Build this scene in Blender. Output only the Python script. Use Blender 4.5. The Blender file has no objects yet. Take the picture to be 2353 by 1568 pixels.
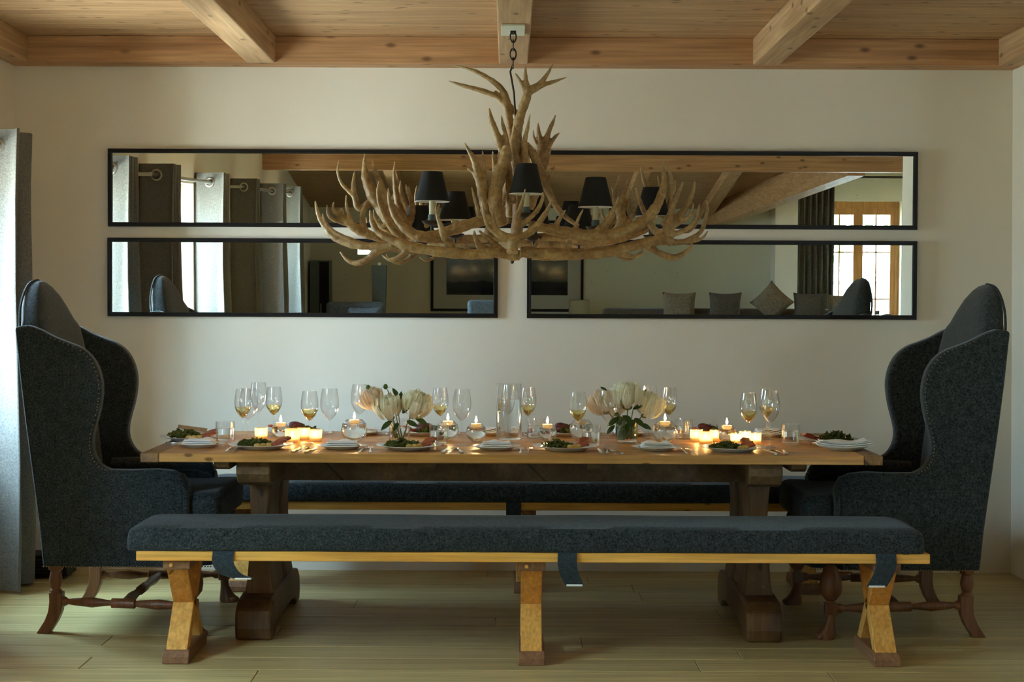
import bpy, math, random
from mathutils import Vector, Matrix
random.seed(7)
SC = bpy.context.scene
COL = SC.collection
PI = math.pi

# ------------------------------------------------------------------ camera, world, light, exposure
F, CX, CY, H, TH = 3700.0, 1166.0, 690.0, 1.37, 0.0043
cam_d = bpy.data.cameras.new('camera')
cam_d.sensor_fit = 'HORIZONTAL'; cam_d.sensor_width = 36.0
cam_d.lens = F / 2353 * 36.0
cam_d.shift_x = (1176.5 - CX) / 2353
cam_d.shift_y = -(784 - CY) / 2353
cam_d.clip_start = 0.05
cam = bpy.data.objects.new('camera', cam_d); COL.objects.link(cam)
cam.location = (0, 0, H); cam.rotation_euler = (PI/2, -TH, 0)
SC.camera = cam

def at(px, py, Y):
    du, dv = px - CX, py - CY
    u, v = du + TH*dv, dv - TH*du
    return Vector((u*Y/F, Y, H - v*Y/F))

SKY = 17.0
w = bpy.data.worlds.new('overcast_sky'); SC.world = w; w.use_nodes = True
nt = w.node_tree; nt.nodes.clear()
wo = nt.nodes.new('ShaderNodeOutputWorld'); bg = nt.nodes.new('ShaderNodeBackground')
tc = nt.nodes.new('ShaderNodeTexCoord'); sx = nt.nodes.new('ShaderNodeSeparateXYZ')
cr = nt.nodes.new('ShaderNodeValToRGB')
nt.links.new(tc.outputs['Generated'], sx.inputs[0])
mr = nt.nodes.new('ShaderNodeMapRange'); mr.inputs[1].default_value = -1; mr.inputs[2].default_value = 1
nt.links.new(sx.outputs[2], mr.inputs[0]); nt.links.new(mr.outputs[0], cr.inputs[0])
e = cr.color_ramp.elements
e[0].position = 0.0; e[0].color = (.52, .60, .60, 1)
e[1].position = 1.0; e[1].color = (.42, .72, 1.05, 1)
k = e.new(.485); k.color = (.63, .73, .75, 1)
k = e.new(.52); k.color = (.55, .83, 1.07, 1)
nt.links.new(cr.outputs[0], bg.inputs[0]); bg.inputs[1].default_value = SKY
nt.links.new(bg.outputs[0], wo.inputs[0])

SC.view_settings.view_transform = 'Standard'; SC.view_settings.look = 'None'
SC.view_settings.gamma = 1.0; SC.view_settings.use_curve_mapping = False
SC.view_settings.exposure = 2.1
try:
    SC.cycles.use_denoising = True
    SC.cycles.sample_clamp_indirect = 6.0
    SC.cycles.max_bounces = 14; SC.cycles.diffuse_bounces = 6; SC.cycles.glossy_bounces = 6
    SC.cycles.transparent_max_bounces = 18; SC.cycles.transmission_bounces = 10
except Exception: pass

def portal(name, loc, rot, sxx, syy):
    d = bpy.data.lights.new(name, 'AREA'); d.shape = 'RECTANGLE'; d.size = sxx; d.size_y = syy
    d.cycles.is_portal = True
    o = bpy.data.objects.new(name, d); COL.objects.link(o); o.location = loc; o.rotation_euler = rot
    return o
# windows of the place: (y0, y1) in the wall with the curtains, sill and head heights
WINS = [(6.48, 7.52), (3.45, 5.05), (0.35, 1.30), (-1.25, -0.55)]
SILL, HEAD = .68, 2.06
for y0, y1 in WINS:
    portal('daylight_portal', (-2.81, (y0+y1)/2, (SILL+HEAD)/2), (0, -PI/2, 0), HEAD-SILL, y1-y0)
FW = (3.96, 5.00, .06, 2.06)        # french window in the far wall
FAR = -4.2
portal('daylight_portal', ((FW[0]+FW[1])/2, FAR-.28, (FW[2]+FW[3])/2), (-PI/2, 0, 0), FW[1]-FW[0], FW[3]-FW[2])

# ------------------------------------------------------------------ materials
def mat(name):
    m = bpy.data.materials.new(name); m.use_nodes = True
    nt = m.node_tree; nt.nodes.clear()
    out = nt.nodes.new('ShaderNodeOutputMaterial')
    return m, nt, out
def N(nt, t, **kw):
    n = nt.nodes.new('ShaderNode' + t)
    for k, v in kw.items():
        if k in n.inputs.keys(): n.inputs[k].default_value = v
        else: setattr(n, k, v)
    return n
def L(nt, a, b): nt.links.new(a, b)
def ramp(nt, fac, stops):
    r = N(nt, 'ValToRGB'); e = r.color_ramp.elements
    while len(e) < len(stops): e.new(.5)
    for el, (p, c) in zip(e, stops):
        el.position = p; el.color = (c[0], c[1], c[2], 1) if hasattr(c, '__len__') else (c, c, c, 1)
    L(nt, fac, r.inputs[0]); return r.outputs[0]
def coords(nt, scale, randomize=True):
    tc = N(nt, 'TexCoord'); mp = N(nt, 'Mapping'); mp.inputs['Scale'].default_value = scale
    if randomize:
        oi = N(nt, 'ObjectInfo'); ml = N(nt, 'VectorMath', operation='SCALE'); ml.inputs[3].default_value = 37.0
        cb = N(nt, 'CombineXYZ'); L(nt, oi.outputs['Random'], cb.inputs[0]); L(nt, oi.outputs['Random'], cb.inputs[1]); L(nt, oi.outputs['Random'], cb.inputs[2])
        L(nt, cb.outputs[0], ml.inputs[0])
        ad = N(nt, 'VectorMath', operation='ADD'); L(nt, tc.outputs['Object'], ad.inputs[0]); L(nt, ml.outputs[0], ad.inputs[1])
        L(nt, ad.outputs[0], mp.inputs[0])
    else: L(nt, tc.outputs['Object'], mp.inputs[0])
    return mp.outputs[0]
def mix(nt, fac, a, b, mode='MIX'):
    m = N(nt, 'Mix', data_type='RGBA', blend_type=mode)
    for sock, v in ((m.inputs[0], fac), (m.inputs[6], a), (m.inputs[7], b)):
        if hasattr(v, 'links'): L(nt, v, sock)
        elif hasattr(v, '__len__'): sock.default_value = (v[0], v[1], v[2], 1)
        else: sock.default_value = v
    return m.outputs[2]

def wood(name, dark, light, axis=0, grain=1.0, rough=.5, knots=0.0, bump=.15, vary=.12, stain=0.0):
    """grain runs along local axis 0/1/2"""
    m, nt, out = mat(name)
    s = [14*grain]*3; s[axis] = .9*grain
    c = coords(nt, s)
    n1 = N(nt, 'TexNoise', Scale=1.6, Detail=6.0, Roughness=.62, Distortion=.6); L(nt, c, n1.inputs['Vector'])
    col = ramp(nt, n1.outputs[0], [(.28, dark), (.72, light)])
    s2 = [60*grain]*3; s2[axis] = 2.0*grain
    c2 = coords(nt, s2)
    n2 = N(nt, 'TexNoise', Scale=1.4, Detail=4.0); L(nt, c2, n2.inputs['Vector'])
    fine = ramp(nt, n2.outputs[0], [(.3, .72), (.7, 1.08)])
    col = mix(nt, 1.0, col, fine, 'MULTIPLY')
    oi = N(nt, 'ObjectInfo')
    v = ramp(nt, oi.outputs['Random'], [(0, 1-vary), (1, 1+vary)])
    col = mix(nt, 1.0, col, v, 'MULTIPLY')
    if knots:
        sp3 = N(nt, 'SeparateXYZ'); L(nt, coords(nt, (1, 1, 1)), sp3.inputs[0])
        oth = [i for i in range(3) if i != axis]
        sm3 = N(nt, 'Math', operation='ADD'); L(nt, sp3.outputs[oth[0]], sm3.inputs[0]); L(nt, sp3.outputs[oth[1]], sm3.inputs[1])
        c3 = N(nt, 'CombineXYZ'); L(nt, sp3.outputs[axis], c3.inputs[0]); L(nt, sm3.outputs[0], c3.inputs[1])
        m3 = N(nt, 'Mapping'); m3.inputs['Scale'].default_value = (4.2, 9.0, 1); L(nt, c3.outputs[0], m3.inputs[0])
        vo = N(nt, 'TexVoronoi', Scale=1.0, voronoi_dimensions='2D'); L(nt, m3.outputs[0], vo.inputs['Vector'])
        k = ramp(nt, vo.outputs['Distance'], [(.05, 1.0), (.15*knots, 0.0)])
        wn = N(nt, 'TexWhiteNoise'); L(nt, vo.outputs['Position'], wn.inputs['Vector'])
        pick = ramp(nt, wn.outputs['Value'], [(.55, 0.0), (.59, .85)])
        kk = mix(nt, 1.0, k, pick, 'MULTIPLY')
        col = mix(nt, kk, col, tuple(x*.32 for x in dark))
    if stain:
        c4 = coords(nt, (2.5, 2.5, 2.5)); n4 = N(nt, 'TexNoise', Scale=1.3, Detail=5.0); L(nt, c4, n4.inputs['Vector'])
        st = ramp(nt, n4.outputs[0], [(.42, 1-stain), (.62, 1.0)])
        col = mix(nt, 1.0, col, st, 'MULTIPLY')
    b = N(nt, 'BsdfPrincipled', Roughness=rough); L(nt, col, b.inputs['Base Color'])
    b.inputs['Specular IOR Level'].default_value = .35
    if bump:
        bp = N(nt, 'Bump', Strength=bump, Distance=.004); L(nt, n2.outputs[0], bp.inputs['Height']); L(nt, bp.outputs[0], b.inputs['Normal'])
    L(nt, b.outputs[0], out.inputs[0]); return m

def plain(name, color, rough=.5, metal=0.0, noise=0.0, nscale=30.0, bump=0.0, spec=.5, sheen=0.0):
    m, nt, out = mat(name)
    b = N(nt, 'BsdfPrincipled', Roughness=rough, Metallic=metal)
    b.inputs['Specular IOR Level'].default_value = spec
    b.inputs['Base Color'].default_value = (*color, 1)
    if sheen:
        b.inputs['Sheen Weight'].default_value = sheen; b.inputs['Sheen Roughness'].default_value = .5
    if noise or bump:
        c = coords(nt, (1, 1, 1)); n = N(nt, 'TexNoise', Scale=nscale, Detail=5.0, Roughness=.6); L(nt, c, n.inputs['Vector'])
        if noise:
            col = ramp(nt, n.outputs[0], [(.3, tuple(x*(1-noise) for x in color)), (.7, tuple(x*(1+noise) for x in color))])
            L(nt, col, b.inputs['Base Color'])
        if bump:
            bp = N(nt, 'Bump', Strength=bump, Distance=.003); L(nt, n.outputs[0], bp.inputs['Height']); L(nt, bp.outputs[0], b.inputs['Normal'])
    L(nt, b.outputs[0], out.inputs[0]); return m

def fabric(name, dark, light, scale=260.0, sheen=.25, rough=.95):
    m, nt, out = mat(name)
    c = coords(nt, (1, 1, 1)); n = N(nt, 'TexNoise', Scale=scale, Detail=3.0, Roughness=.7); L(nt, c, n.inputs['Vector'])
    n2 = N(nt, 'TexNoise', Scale=scale*.3, Detail=3.0); L(nt, c, n2.inputs['Vector'])
    col = ramp(nt, n.outputs[0], [(.32, dark), (.72, light)])
    col = mix(nt, 1.0, col, ramp(nt, n2.outputs[0], [(.3, .75), (.7, 1.2)]), 'MULTIPLY')
    b = N(nt, 'BsdfPrincipled', Roughness=rough); L(nt, col, b.inputs['Base Color'])
    b.inputs['Specular IOR Level'].default_value = .1
    b.inputs['Sheen Weight'].default_value = sheen; b.inputs['Sheen Roughness'].default_value = .45
    bp = N(nt, 'Bump', Strength=.25, Distance=.002); L(nt, n.outputs[0], bp.inputs['Height']); L(nt, bp.outputs[0], b.inputs['Normal'])
    L(nt, b.outputs[0], out.inputs[0]); return m

def thin_glass(name, tint=(1, 1, 1), refl=.9):
    m, nt, out = mat(name)
    lw = N(nt, 'LayerWeight'); lw.inputs[0].default_value = .5
    p = N(nt, 'Math', operation='POWER'); p.inputs[1].default_value = 3.2; L(nt, lw.outputs['Facing'], p.inputs[0])
    ml = N(nt, 'Math', operation='MULTIPLY_ADD'); ml.inputs[1].default_value = refl*.75; ml.inputs[2].default_value = .07; L(nt, p.outputs[0], ml.inputs[0])
    t = N(nt, 'BsdfTransparent'); t.inputs[0].default_value = (*tint, 1)
    g = N(nt, 'BsdfGlossy', Roughness=.02)
    mx = N(nt, 'MixShader'); L(nt, ml.outputs[0], mx.inputs[0]); L(nt, t.outputs[0], mx.inputs[1]); L(nt, g.outputs[0], mx.inputs[2])
    L(nt, mx.outputs[0], out.inputs[0]); return m
def liquid(name, color, ior=1.33, rough=0.0):
    m, nt, out = mat(name)
    b = N(nt, 'BsdfPrincipled', Roughness=rough, IOR=ior)
    b.inputs['Base Color'].default_value = (*color, 1); b.inputs['Transmission Weight'].default_value = 1.0
    L(nt, b.outputs[0], out.inputs[0]); return m
def glow(name, color, strength):
    m, nt, out = mat(name); e = N(nt, 'Emission', Strength=strength); e.inputs[0].default_value = (*color, 1)
    L(nt, e.outputs[0], out.inputs[0]); return m

def translucent(name, color, amount=.4, rough=.8):
    m, nt, out = mat(name)
    d = N(nt, 'BsdfPrincipled', Roughness=rough); d.inputs['Base Color'].default_value = (*color, 1); d.inputs['Specular IOR Level'].default_value = .2
    t = N(nt, 'BsdfTranslucent'); t.inputs[0].default_value = (*color, 1)
    mx = N(nt, 'MixShader'); mx.inputs[0].default_value = amount
    L(nt, d.outputs[0], mx.inputs[1]); L(nt, t.outputs[0], mx.inputs[2]); L(nt, mx.outputs[0], out.inputs[0]); return m

def stucco(name, color, speck=0.0):
    m, nt, out = mat(name)
    c = coords(nt, (1, 1, 1), False)
    n = N(nt, 'TexNoise', Scale=2.2, Detail=6.0); L(nt, c, n.inputs['Vector'])
    col = ramp(nt, n.outputs[0], [(.3, tuple(x*.96 for x in color)), (.7, color)])
    if speck:
        vo = N(nt, 'TexVoronoi', Scale=9.0); L(nt, c, vo.inputs['Vector'])
        k = ramp(nt, vo.outputs['Distance'], [(.03, 1.0), (.09, 0.0)])
        wn = N(nt, 'TexWhiteNoise'); L(nt, vo.outputs['Position'], wn.inputs['Vector'])
        pk = ramp(nt, wn.outputs['Value'], [(.55, 0.0), (.6, speck)])
        col = mix(nt, mix(nt, 1.0, k, pk, 'MULTIPLY'), col, tuple(x*.35 for x in color))
    n2 = N(nt, 'TexNoise', Scale=60.0, Detail=4.0); L(nt, c, n2.inputs['Vector'])
    b = N(nt, 'BsdfPrincipled', Roughness=.9); b.inputs['Specular IOR Level'].default_value = .2
    L(nt, col, b.inputs['Base Color'])
    bp = N(nt, 'Bump', Strength=.08, Distance=.004); L(nt, n2.outputs[0], bp.inputs['Height']); L(nt, bp.outputs[0], b.inputs['Normal'])
    L(nt, b.outputs[0], out.inputs[0]); return m

def picture_mat(name):
    m, nt, out = mat(name)
    tc = N(nt, 'TexCoord'); sp = N(nt, 'SeparateXYZ'); L(nt, tc.outputs['Generated'], sp.inputs[0])
    n = N(nt, 'TexNoise', Scale=5.0, Detail=7.0); L(nt, tc.outputs['Generated'], n.inputs['Vector'])
    a = N(nt, 'Math', operation='MULTIPLY_ADD'); a.inputs[1].default_value = .12; L(nt, n.outputs[0], a.inputs[0]); L(nt, sp.outputs[2], a.inputs[2])
    col = ramp(nt, a.outputs[0], [(.0, (.012, .012, .014)), (.27, (.02, .022, .022)), (.30, (.09, .10, .08)), (.62, (.12, .13, .09)), (1.0, (.07, .08, .05))])
    col = mix(nt, .5, col, ramp(nt, n.outputs[0], [(.35, .4), (.65, 1.2)]), 'MULTIPLY')
    b = N(nt, 'BsdfPrincipled', Roughness=.06); L(nt, col, b.inputs['Base Color']); L(nt, b.outputs[0], out.inputs[0]); return m

M = {}
M['wall'] = stucco('plaster_offwhite', (.81, .75, .635))
M['wall_living'] = stucco('clay_plaster', (.72, .70, .55), .8)
M['plank'] = wood('spruce_boards', (.40, .215, .095), (.62, .39, .20), 0, 1.0, .55, .8, .12, .07)
M['plank_slope'] = wood('spruce_slope', (.36, .20, .09), (.56, .34, .17), 0, 1.0, .55, .8, .1, .05)
M['beam_x'] = wood('spruce_beam_x', (.42, .20, .085), (.66, .37, .17), 0, .8, .55, 1.0, .12, .06)
M['beam_y'] = wood('spruce_beam_y', (.44, .25, .12), (.66, .43, .23), 1, .8, .55, 1.0, .12, .06)
M['rafter'] = wood('spruce_rafter', (.42, .22, .095), (.62, .37, .18), 1, .8, .55, 0, .1, .06)
M['floor'] = wood('oak_floor', (.44, .325, .125), (.60, .465, .20), 0, .8, .42, 0, .08, .10)
M['table_top'] = wood('oak_top', (.54, .245, .062), (.86, .46, .14), 0, .9, .36, .6, .25, .12, .25)
M['table_edge'] = wood('oak_end', (.26, .13, .05), (.46, .26, .105), 1, .9, .5, .6, .25, .12, .25)
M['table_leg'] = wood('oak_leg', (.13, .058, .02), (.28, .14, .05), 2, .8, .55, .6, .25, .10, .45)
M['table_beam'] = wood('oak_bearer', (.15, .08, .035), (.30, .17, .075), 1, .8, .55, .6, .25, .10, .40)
M['bench'] = wood('pine_bench', (.80, .35, .052), (.97, .52, .115), 0, 1.0, .45, .5, .15, .08)
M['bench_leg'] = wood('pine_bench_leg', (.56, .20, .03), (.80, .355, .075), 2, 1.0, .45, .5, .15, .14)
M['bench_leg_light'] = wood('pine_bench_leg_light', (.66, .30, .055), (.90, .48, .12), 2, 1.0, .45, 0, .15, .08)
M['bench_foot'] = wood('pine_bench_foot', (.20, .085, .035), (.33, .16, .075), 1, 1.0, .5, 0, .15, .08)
M['chair_wood'] = wood('walnut', (.14, .052, .020), (.27, .11, .045), 2, 1.2, .38, 0, .1, .05)
M['window_wood'] = wood('larch', (.36, .15, .035), (.52, .25, .075), 2, 1.0, .4, 0, .1, .04)
M['wool'] = fabric('charcoal_wool', (.008, .010, .0105), (.070, .081, .084), 130, .12)
M['wool_dark'] = fabric('charcoal_wool_chair', (.007, .0085, .009), (.068, .080, .081), 130)
M['strap'] = fabric('dark_strap', (.02, .027, .032), (.06, .075, .085))
M['linen'] = fabric('grey_linen', (.145, .136, .120), (.195, .183, .162), 420, .05)
M['linen_dark'] = fabric('brown_linen', (.09, .078, .06), (.16, .14, .11), 120, .1)
M['black'] = plain('black_lacquer', (.006, .005, .005), .4, 0, .2, 40, 0, .25)
M['black_soft'] = plain('black_cotton', (.007, .007, .008), .85, 0, .2, 200)
M['mirror'] = plain('silvered_glass', (.86, .88, .85), .0, 1.0)
M['iron'] = plain('dark_iron', (.055, .045, .035), .45, .85, .3, 60)
M['steel'] = plain('brushed_nickel', (.55, .53, .49), .28, 1.0)
M['silver'] = plain('polished_silver', (.80, .77, .72), .14, 1.0)
M['brass'] = plain('old_brass', (.32, .22, .10), .38, .9)
M['cream'] = plain('candle_sleeve', (.62, .56, .38), .6)
M['white_in'] = plain('white_lining', (.8, .8, .78), .6)
M['china'] = plain('white_china', (.74, .77, .76), .18, 0, .02, 20)
M['napkin'] = plain('white_cotton', (.90, .90, .90), .9, 0, .04, 300, .2)
M['glass'] = thin_glass('clear_glass')
M['pane'] = thin_glass('window_glass', (.97, .99, .98), .5)
M['wine'] = liquid('white_wine', (.96, .88, .42), 1.34)
M['water'] = liquid('water', (.97, .99, .98), 1.33)
M['wax'] = translucent('white_wax', (.86, .78, .62), .45)
M['flame'] = glow('candle_flame', (1.0, .66, .28), 55.0)
M['votive'] = None
def votive_mat():
    m, nt, out = mat('frosted_votive')
    t = N(nt, 'BsdfTransparent'); t.inputs[0].default_value = (1, .93, .80, 1)
    d = N(nt, 'BsdfTranslucent'); d.inputs[0].default_value = (.95, .80, .55, 1)
    g = N(nt, 'BsdfGlossy', Roughness=.08)
    a = N(nt, 'MixShader'); a.inputs[0].default_value = .34; L(nt, t.outputs[0], a.inputs[1]); L(nt, d.outputs[0], a.inputs[2])
    b = N(nt, 'MixShader'); b.inputs[0].default_value = .08; L(nt, a.outputs[0], b.inputs[1]); L(nt, g.outputs[0], b.inputs[2])
    L(nt, b.outputs[0], out.inputs[0]); return m
M['votive'] = votive_mat()
M['petal'] = translucent('ivory_petal', (.90, .88, .70), .22)
M['petal_pink'] = translucent('blush_petal', (.86, .72, .55), .25)
M['leaf'] = translucent('dark_leaf', (.055, .10, .025), .2, .5)
M['leaf_light'] = translucent('vase_leaf', (.14, .22, .045), .25, .45)
M['stem'] = plain('green_stem', (.20, .25, .06), .5)
M['salad'] = translucent('salad_leaf', (.10, .12, .025), .2, .5)
M['radicchio'] = plain('radicchio', (.09, .018, .018), .5, 0, .3, 80)
M['meat'] = plain('roast_meat', (.34, .07, .025), .45, 0, .5, 60)
M['crisp'] = plain('flatbread', (.36, .25, .15), .7, 0, .3, 60)
M['potato'] = plain('roast_potato', (.55, .38, .10), .5, 0, .3, 60)
M['blue_fabric'] = fabric('slate_blue_fabric', (.09, .12, .15), (.18, .22, .26), 150)
M['teal'] = plain('grey_teal_paint', (.10, .135, .13), .6, 0, .1, 20)
M['tan_fabric'] = fabric('tan_fabric', (.20, .145, .085), (.30, .22, .14), 150)
M['taupe_fabric'] = fabric('taupe_fabric', (.10, .078, .055), (.16, .125, .09), 150)
M['mat_board'] = plain('picture_mount', (.45, .44, .36), .8)
M['picture'] = picture_mat('dark_landscape')
M['shade_lamp'] = translucent('linen_shade', (.62, .58, .44), .3)
M['plate_white'] = plain('ceiling_plate', (.62, .60, .48), .6)
M['foliage'] = translucent('tree_leaves', (.10, .17, .05), .3)
M['bark'] = plain('bark', (.12, .09, .06), .9, 0, .3, 20, .5)

def antler_mat():
    m, nt, out = mat('antler')
    c = coords(nt, (1, 1, 1)); n = N(nt, 'TexNoise', Scale=11.0, Detail=6.0, Roughness=.65, Distortion=.5); L(nt, c, n.inputs['Vector'])
    col = ramp(nt, n.outputs[0], [(.25, (.16, .078, .026)), (.48, (.37, .225, .09)), (.75, (.60, .43, .21))])
    n2 = N(nt, 'TexNoise', Scale=70.0, Detail=4.0); L(nt, c, n2.inputs['Vector'])
    col = mix(nt, 1.0, col, ramp(nt, n2.outputs[0], [(.35, .72), (.65, 1.1)]), 'MULTIPLY')
    ge = N(nt, 'NewGeometry')
    col = mix(nt, ramp(nt, ge.outputs['Pointiness'], [(.52, 0.0), (.60, .75)]), col, (.66, .53, .33))
    b = N(nt, 'BsdfPrincipled', Roughness=.5); L(nt, col, b.inputs['Base Color'])
    bp = N(nt, 'Bump', Strength=.5, Distance=.004); L(nt, n2.outputs[0], bp.inputs['Height']); L(nt, bp.outputs[0], b.inputs['Normal'])
    L(nt, b.outputs[0], out.inputs[0]); return m
M['antler'] = antler_mat()

# ------------------------------------------------------------------ mesh helpers
class MB:
    def __init__(s): s.v = []; s.f = []
    def add(s, vs, fs):
        o = len(s.v); s.v += [tuple(p) for p in vs]; s.f += [tuple(i+o for i in f) for f in fs]; return s
    def box(s, x0, x1, y0, y1, z0, z1):
        return s.add([(x0,y0,z0),(x1,y0,z0),(x1,y1,z0),(x0,y1,z0),(x0,y0,z1),(x1,y0,z1),(x1,y1,z1),(x0,y1,z1)],
                     [(0,3,2,1),(4,5,6,7),(0,1,5,4),(1,2,6,5),(2,3,7,6),(3,0,4,7)])
    def hexa(s, p): return s.add(p, [(0,3,2,1),(4,5,6,7),(0,1,5,4),(1,2,6,5),(2,3,7,6),(3,0,4,7)])
    def prism(s, pts, plane, a, b):
        f = {'xz': lambda p, t: (p[0], t, p[1]), 'yz': lambda p, t: (t, p[0], p[1]), 'xy': lambda p, t: (p[0], p[1], t)}[plane]
        n = len(pts)
        vs = [f(p, a) for p in pts] + [f(p, b) for p in pts]
        fs = [tuple(range(n-1, -1, -1)), tuple(range(n, 2*n))] + [(i, (i+1) % n, n+(i+1) % n, n+i) for i in range(n)]
        return s.add(vs, fs)
    def loft(s, rings, cap=True):
        n = len(rings[0]); vs = [p for r in rings for p in r]; fs = []
        for i in range(len(rings)-1):
            for j in range(n):
                a, b = i*n+j, i*n+(j+1) % n
                fs.append((a, b, b+n, a+n))
        if cap: fs += [tuple(range(n-1, -1, -1)), tuple(range((len(rings)-1)*n, len(rings)*n))]
        return s.add(vs, fs)
    def tube(s, pts, radii, n=8, cap=True):
        pts = [Vector(p) for p in pts]
        if not hasattr(radii, '__len__'): radii = [radii]*len(pts)
        rings = []; up = None
        for i, p in enumerate(pts):
            t = (pts[min(i+1, len(pts)-1)] - pts[max(i-1, 0)])
            t = t.normalized() if t.length > 1e-9 else Vector((0, 0, 1))
            if up is None:
                up = Vector((0, 0, 1)) if abs(t.z) < .9 else Vector((1, 0, 0))
            a = (up - t*up.dot(t)); a = a.normalized() if a.length > 1e-6 else t.orthogonal().normalized()
            up = a; b = t.cross(a)
            rings.append([p + (a*math.cos(2*PI*j/n) + b*math.sin(2*PI*j/n))*radii[i] for j in range(n)])
        return s.loft(rings, cap)
    def lathe(s, prof, n=24, c=(0, 0, 0), cap=True, axis='z'):
        rings = []
        for r, z in prof:
            ring = []
            for j in range(n):
                x, y = r*math.cos(2*PI*j/n), r*math.sin(2*PI*j/n)
                p = {'z': (x, y, z), 'x': (z, x, y), 'y': (y, z, x)}[axis]
                ring.append((c[0]+p[0], c[1]+p[1], c[2]+p[2]))
            rings.append(ring)
        return s.loft(rings, cap)
    def ball(s, c, r, n=12, m=8):
        rx, ry, rz = r if hasattr(r, '__len__') else (r, r, r)
        rings = []
        for i in range(m+1):
            t = PI*(i+.02)/(m+.04); rings.append([(c[0]+rx*math.sin(t)*math.cos(2*PI*j/n), c[1]+ry*math.sin(t)*math.sin(2*PI*j/n), c[2]-rz*math.cos(t)) for j in range(n)])
        return s.loft(rings)
    def torus(s, c, R, r, axis='z', n=20, m=8, sx=1.0):
        vs, fs = [], []
        for i in range(n):
            a = 2*PI*i/n
            for j in range(m):
                b = 2*PI*j/m
                q = (R+r*math.cos(b)); u, v, h = q*math.cos(a), q*math.sin(a)*sx, r*math.sin(b)
                p = {'z': (u, v, h), 'y': (u, h, v), 'x': (h, u, v)}[axis]
                vs.append((c[0]+p[0], c[1]+p[1], c[2]+p[2]))
        for i in range(n):
            for j in range(m):
                fs.append((i*m+j, ((i+1) % n)*m+j, ((i+1) % n)*m+(j+1) % m, i*m+(j+1) % m))
        return s.add(vs, fs)
    def shift(s, d):
        s.v = [(p[0]+d[0], p[1]+d[1], p[2]+d[2]) for p in s.v]; return s
    def xf(s, mtx):
        s.v = [tuple(mtx @ Vector(p)) for p in s.v]; return s
    def build(s, name, material, parent=None, smooth=False, bevel=0, seg=2, loc=None, sub=0):
        me = bpy.data.meshes.new(name); me.from_pydata(s.v, [], s.f); me.update()
        me.materials.append(M[material] if isinstance(material, str) else material)
        if smooth:
            for p in me.polygons: p.use_smooth = True
        o = bpy.data.objects.new(name, me); COL.objects.link(o)
        if parent is not None: o.parent = parent
        if loc is not None: o.location = loc
        import bmesh
        bm = bmesh.new(); bm.from_mesh(me); bmesh.ops.recalc_face_normals(bm, faces=bm.faces); bm.to_mesh(me); bm.free()
        if bevel:
            b = o.modifiers.new('soft_edge', 'BEVEL'); b.width = bevel; b.segments = seg; b.limit_method = 'ANGLE'; b.angle_limit = math.radians(40)
        if sub:
            d = o.modifiers.new('smooth', 'SUBSURF'); d.levels = sub; d.render_levels = sub
        if smooth:
            try:
                me.set_sharp_from_angle(angle=math.radians(50))
            except Exception: pass
        return o

def tag(o, label, cat, group=None, kind=None):
    o['label'] = label; o['category'] = cat
    if group: o['group'] = group
    if kind: o['kind'] = kind
    return o
def empty(name, loc, label=None, cat=None, group=None, rz=0):
    o = bpy.data.objects.new(name, None); COL.objects.link(o); o.location = loc; o.rotation_euler = (0, 0, rz)
    o.empty_display_size = .05
    if label: tag(o, label, cat, group)
    return o
def copy_tree(o, parent=None):
    c = o.copy(); COL.objects.link(c); c.parent = parent
    for ch in list(KIDS.get(o.name, [])) or list(o.children):
        copy_tree(ch, c)
    return c
KIDS = {}
def crspline(pts, n=5):
    """Catmull-Rom through tuples of any length"""
    out = []; P = [pts[0]] + list(pts) + [pts[-1]]
    for i in range(1, len(P)-2):
        for q in range(n):
            t = q/n
            out.append(tuple(.5*((2*b) + (c-a)*t + (2*a-5*b+4*c-d)*t*t + (-a+3*b-3*c+d)*t**3)
                             for a, b, c, d in zip(P[i-1], P[i], P[i+1], P[i+2])))
    out.append(tuple(pts[-1])); return out

# ------------------------------------------------------------------ room shell
WALLY, XL, XR, RETY = 8.15, -2.50, 2.553, 5.83
ZC = 2.678
def struct(o, label, cat): return tag(o, label, cat, kind='structure')

struct(MB().box(XL-.3, XR+.25, WALLY, WALLY+.2, -.1, 2.9).build('wall_back', 'wall'), 'off-white plaster wall carrying the three long mirrors', 'wall')
wl = MB(); edges = sorted(WINS, key=lambda t: t[0]); y = FAR
for y0, y1 in edges:
    wl.box(XL-.3, XL, y, y0, -.1, 2.9); wl.box(XL-.3, XL, y0, y1, -.1, SILL); wl.box(XL-.3, XL, y0, y1, HEAD, 2.9); y = y1
wl.box(XL-.3, XL, y, WALLY, -.1, 2.9)
struct(wl.build('wall_left', 'wall'), 'off-white plaster wall with the curtained windows', 'wall')
struct(MB().box(XR, XR+.25, RETY, WALLY, -.1, 2.9).build('wall_right', 'wall'), 'short off-white wall beside the armless side of the dining corner', 'wall')
struct(MB().box(XR+.25, 5.4, RETY, RETY+.2, -.1, 2.9).build('wall_return', 'wall_living'), 'clay plaster return wall of the living room', 'wall')
struct(MB().box(5.4, 5.6, FAR, RETY+.2, -.1, 2.9).build('wall_side', 'wall_living'), 'clay plaster side wall of the living room', 'wall')
SW = (-1.905, -1.655, 1.355, 1.47)
wf = MB().box(XL-.3, SW[0], FAR-.3, FAR, -.1, 2.9).box(SW[1], FW[0], FAR-.3, FAR, -.1, 2.9).box(SW[0], SW[1], FAR-.3, FAR, -.1, SW[2]).box(SW[0], SW[1], FAR-.3, FAR, SW[3], 2.9).box(FW[0], FW[1], FAR-.3, FAR, FW[3], 2.9).box(FW[1], 5.6, FAR-.3, FAR, -.1, 2.9).box(FW[0], FW[1], FAR-.3, FAR, -.1, FW[2])
struct(wf.build('wall_front', 'wall_living'), 'clay plaster wall with the large picture and french window', 'wall')
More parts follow.
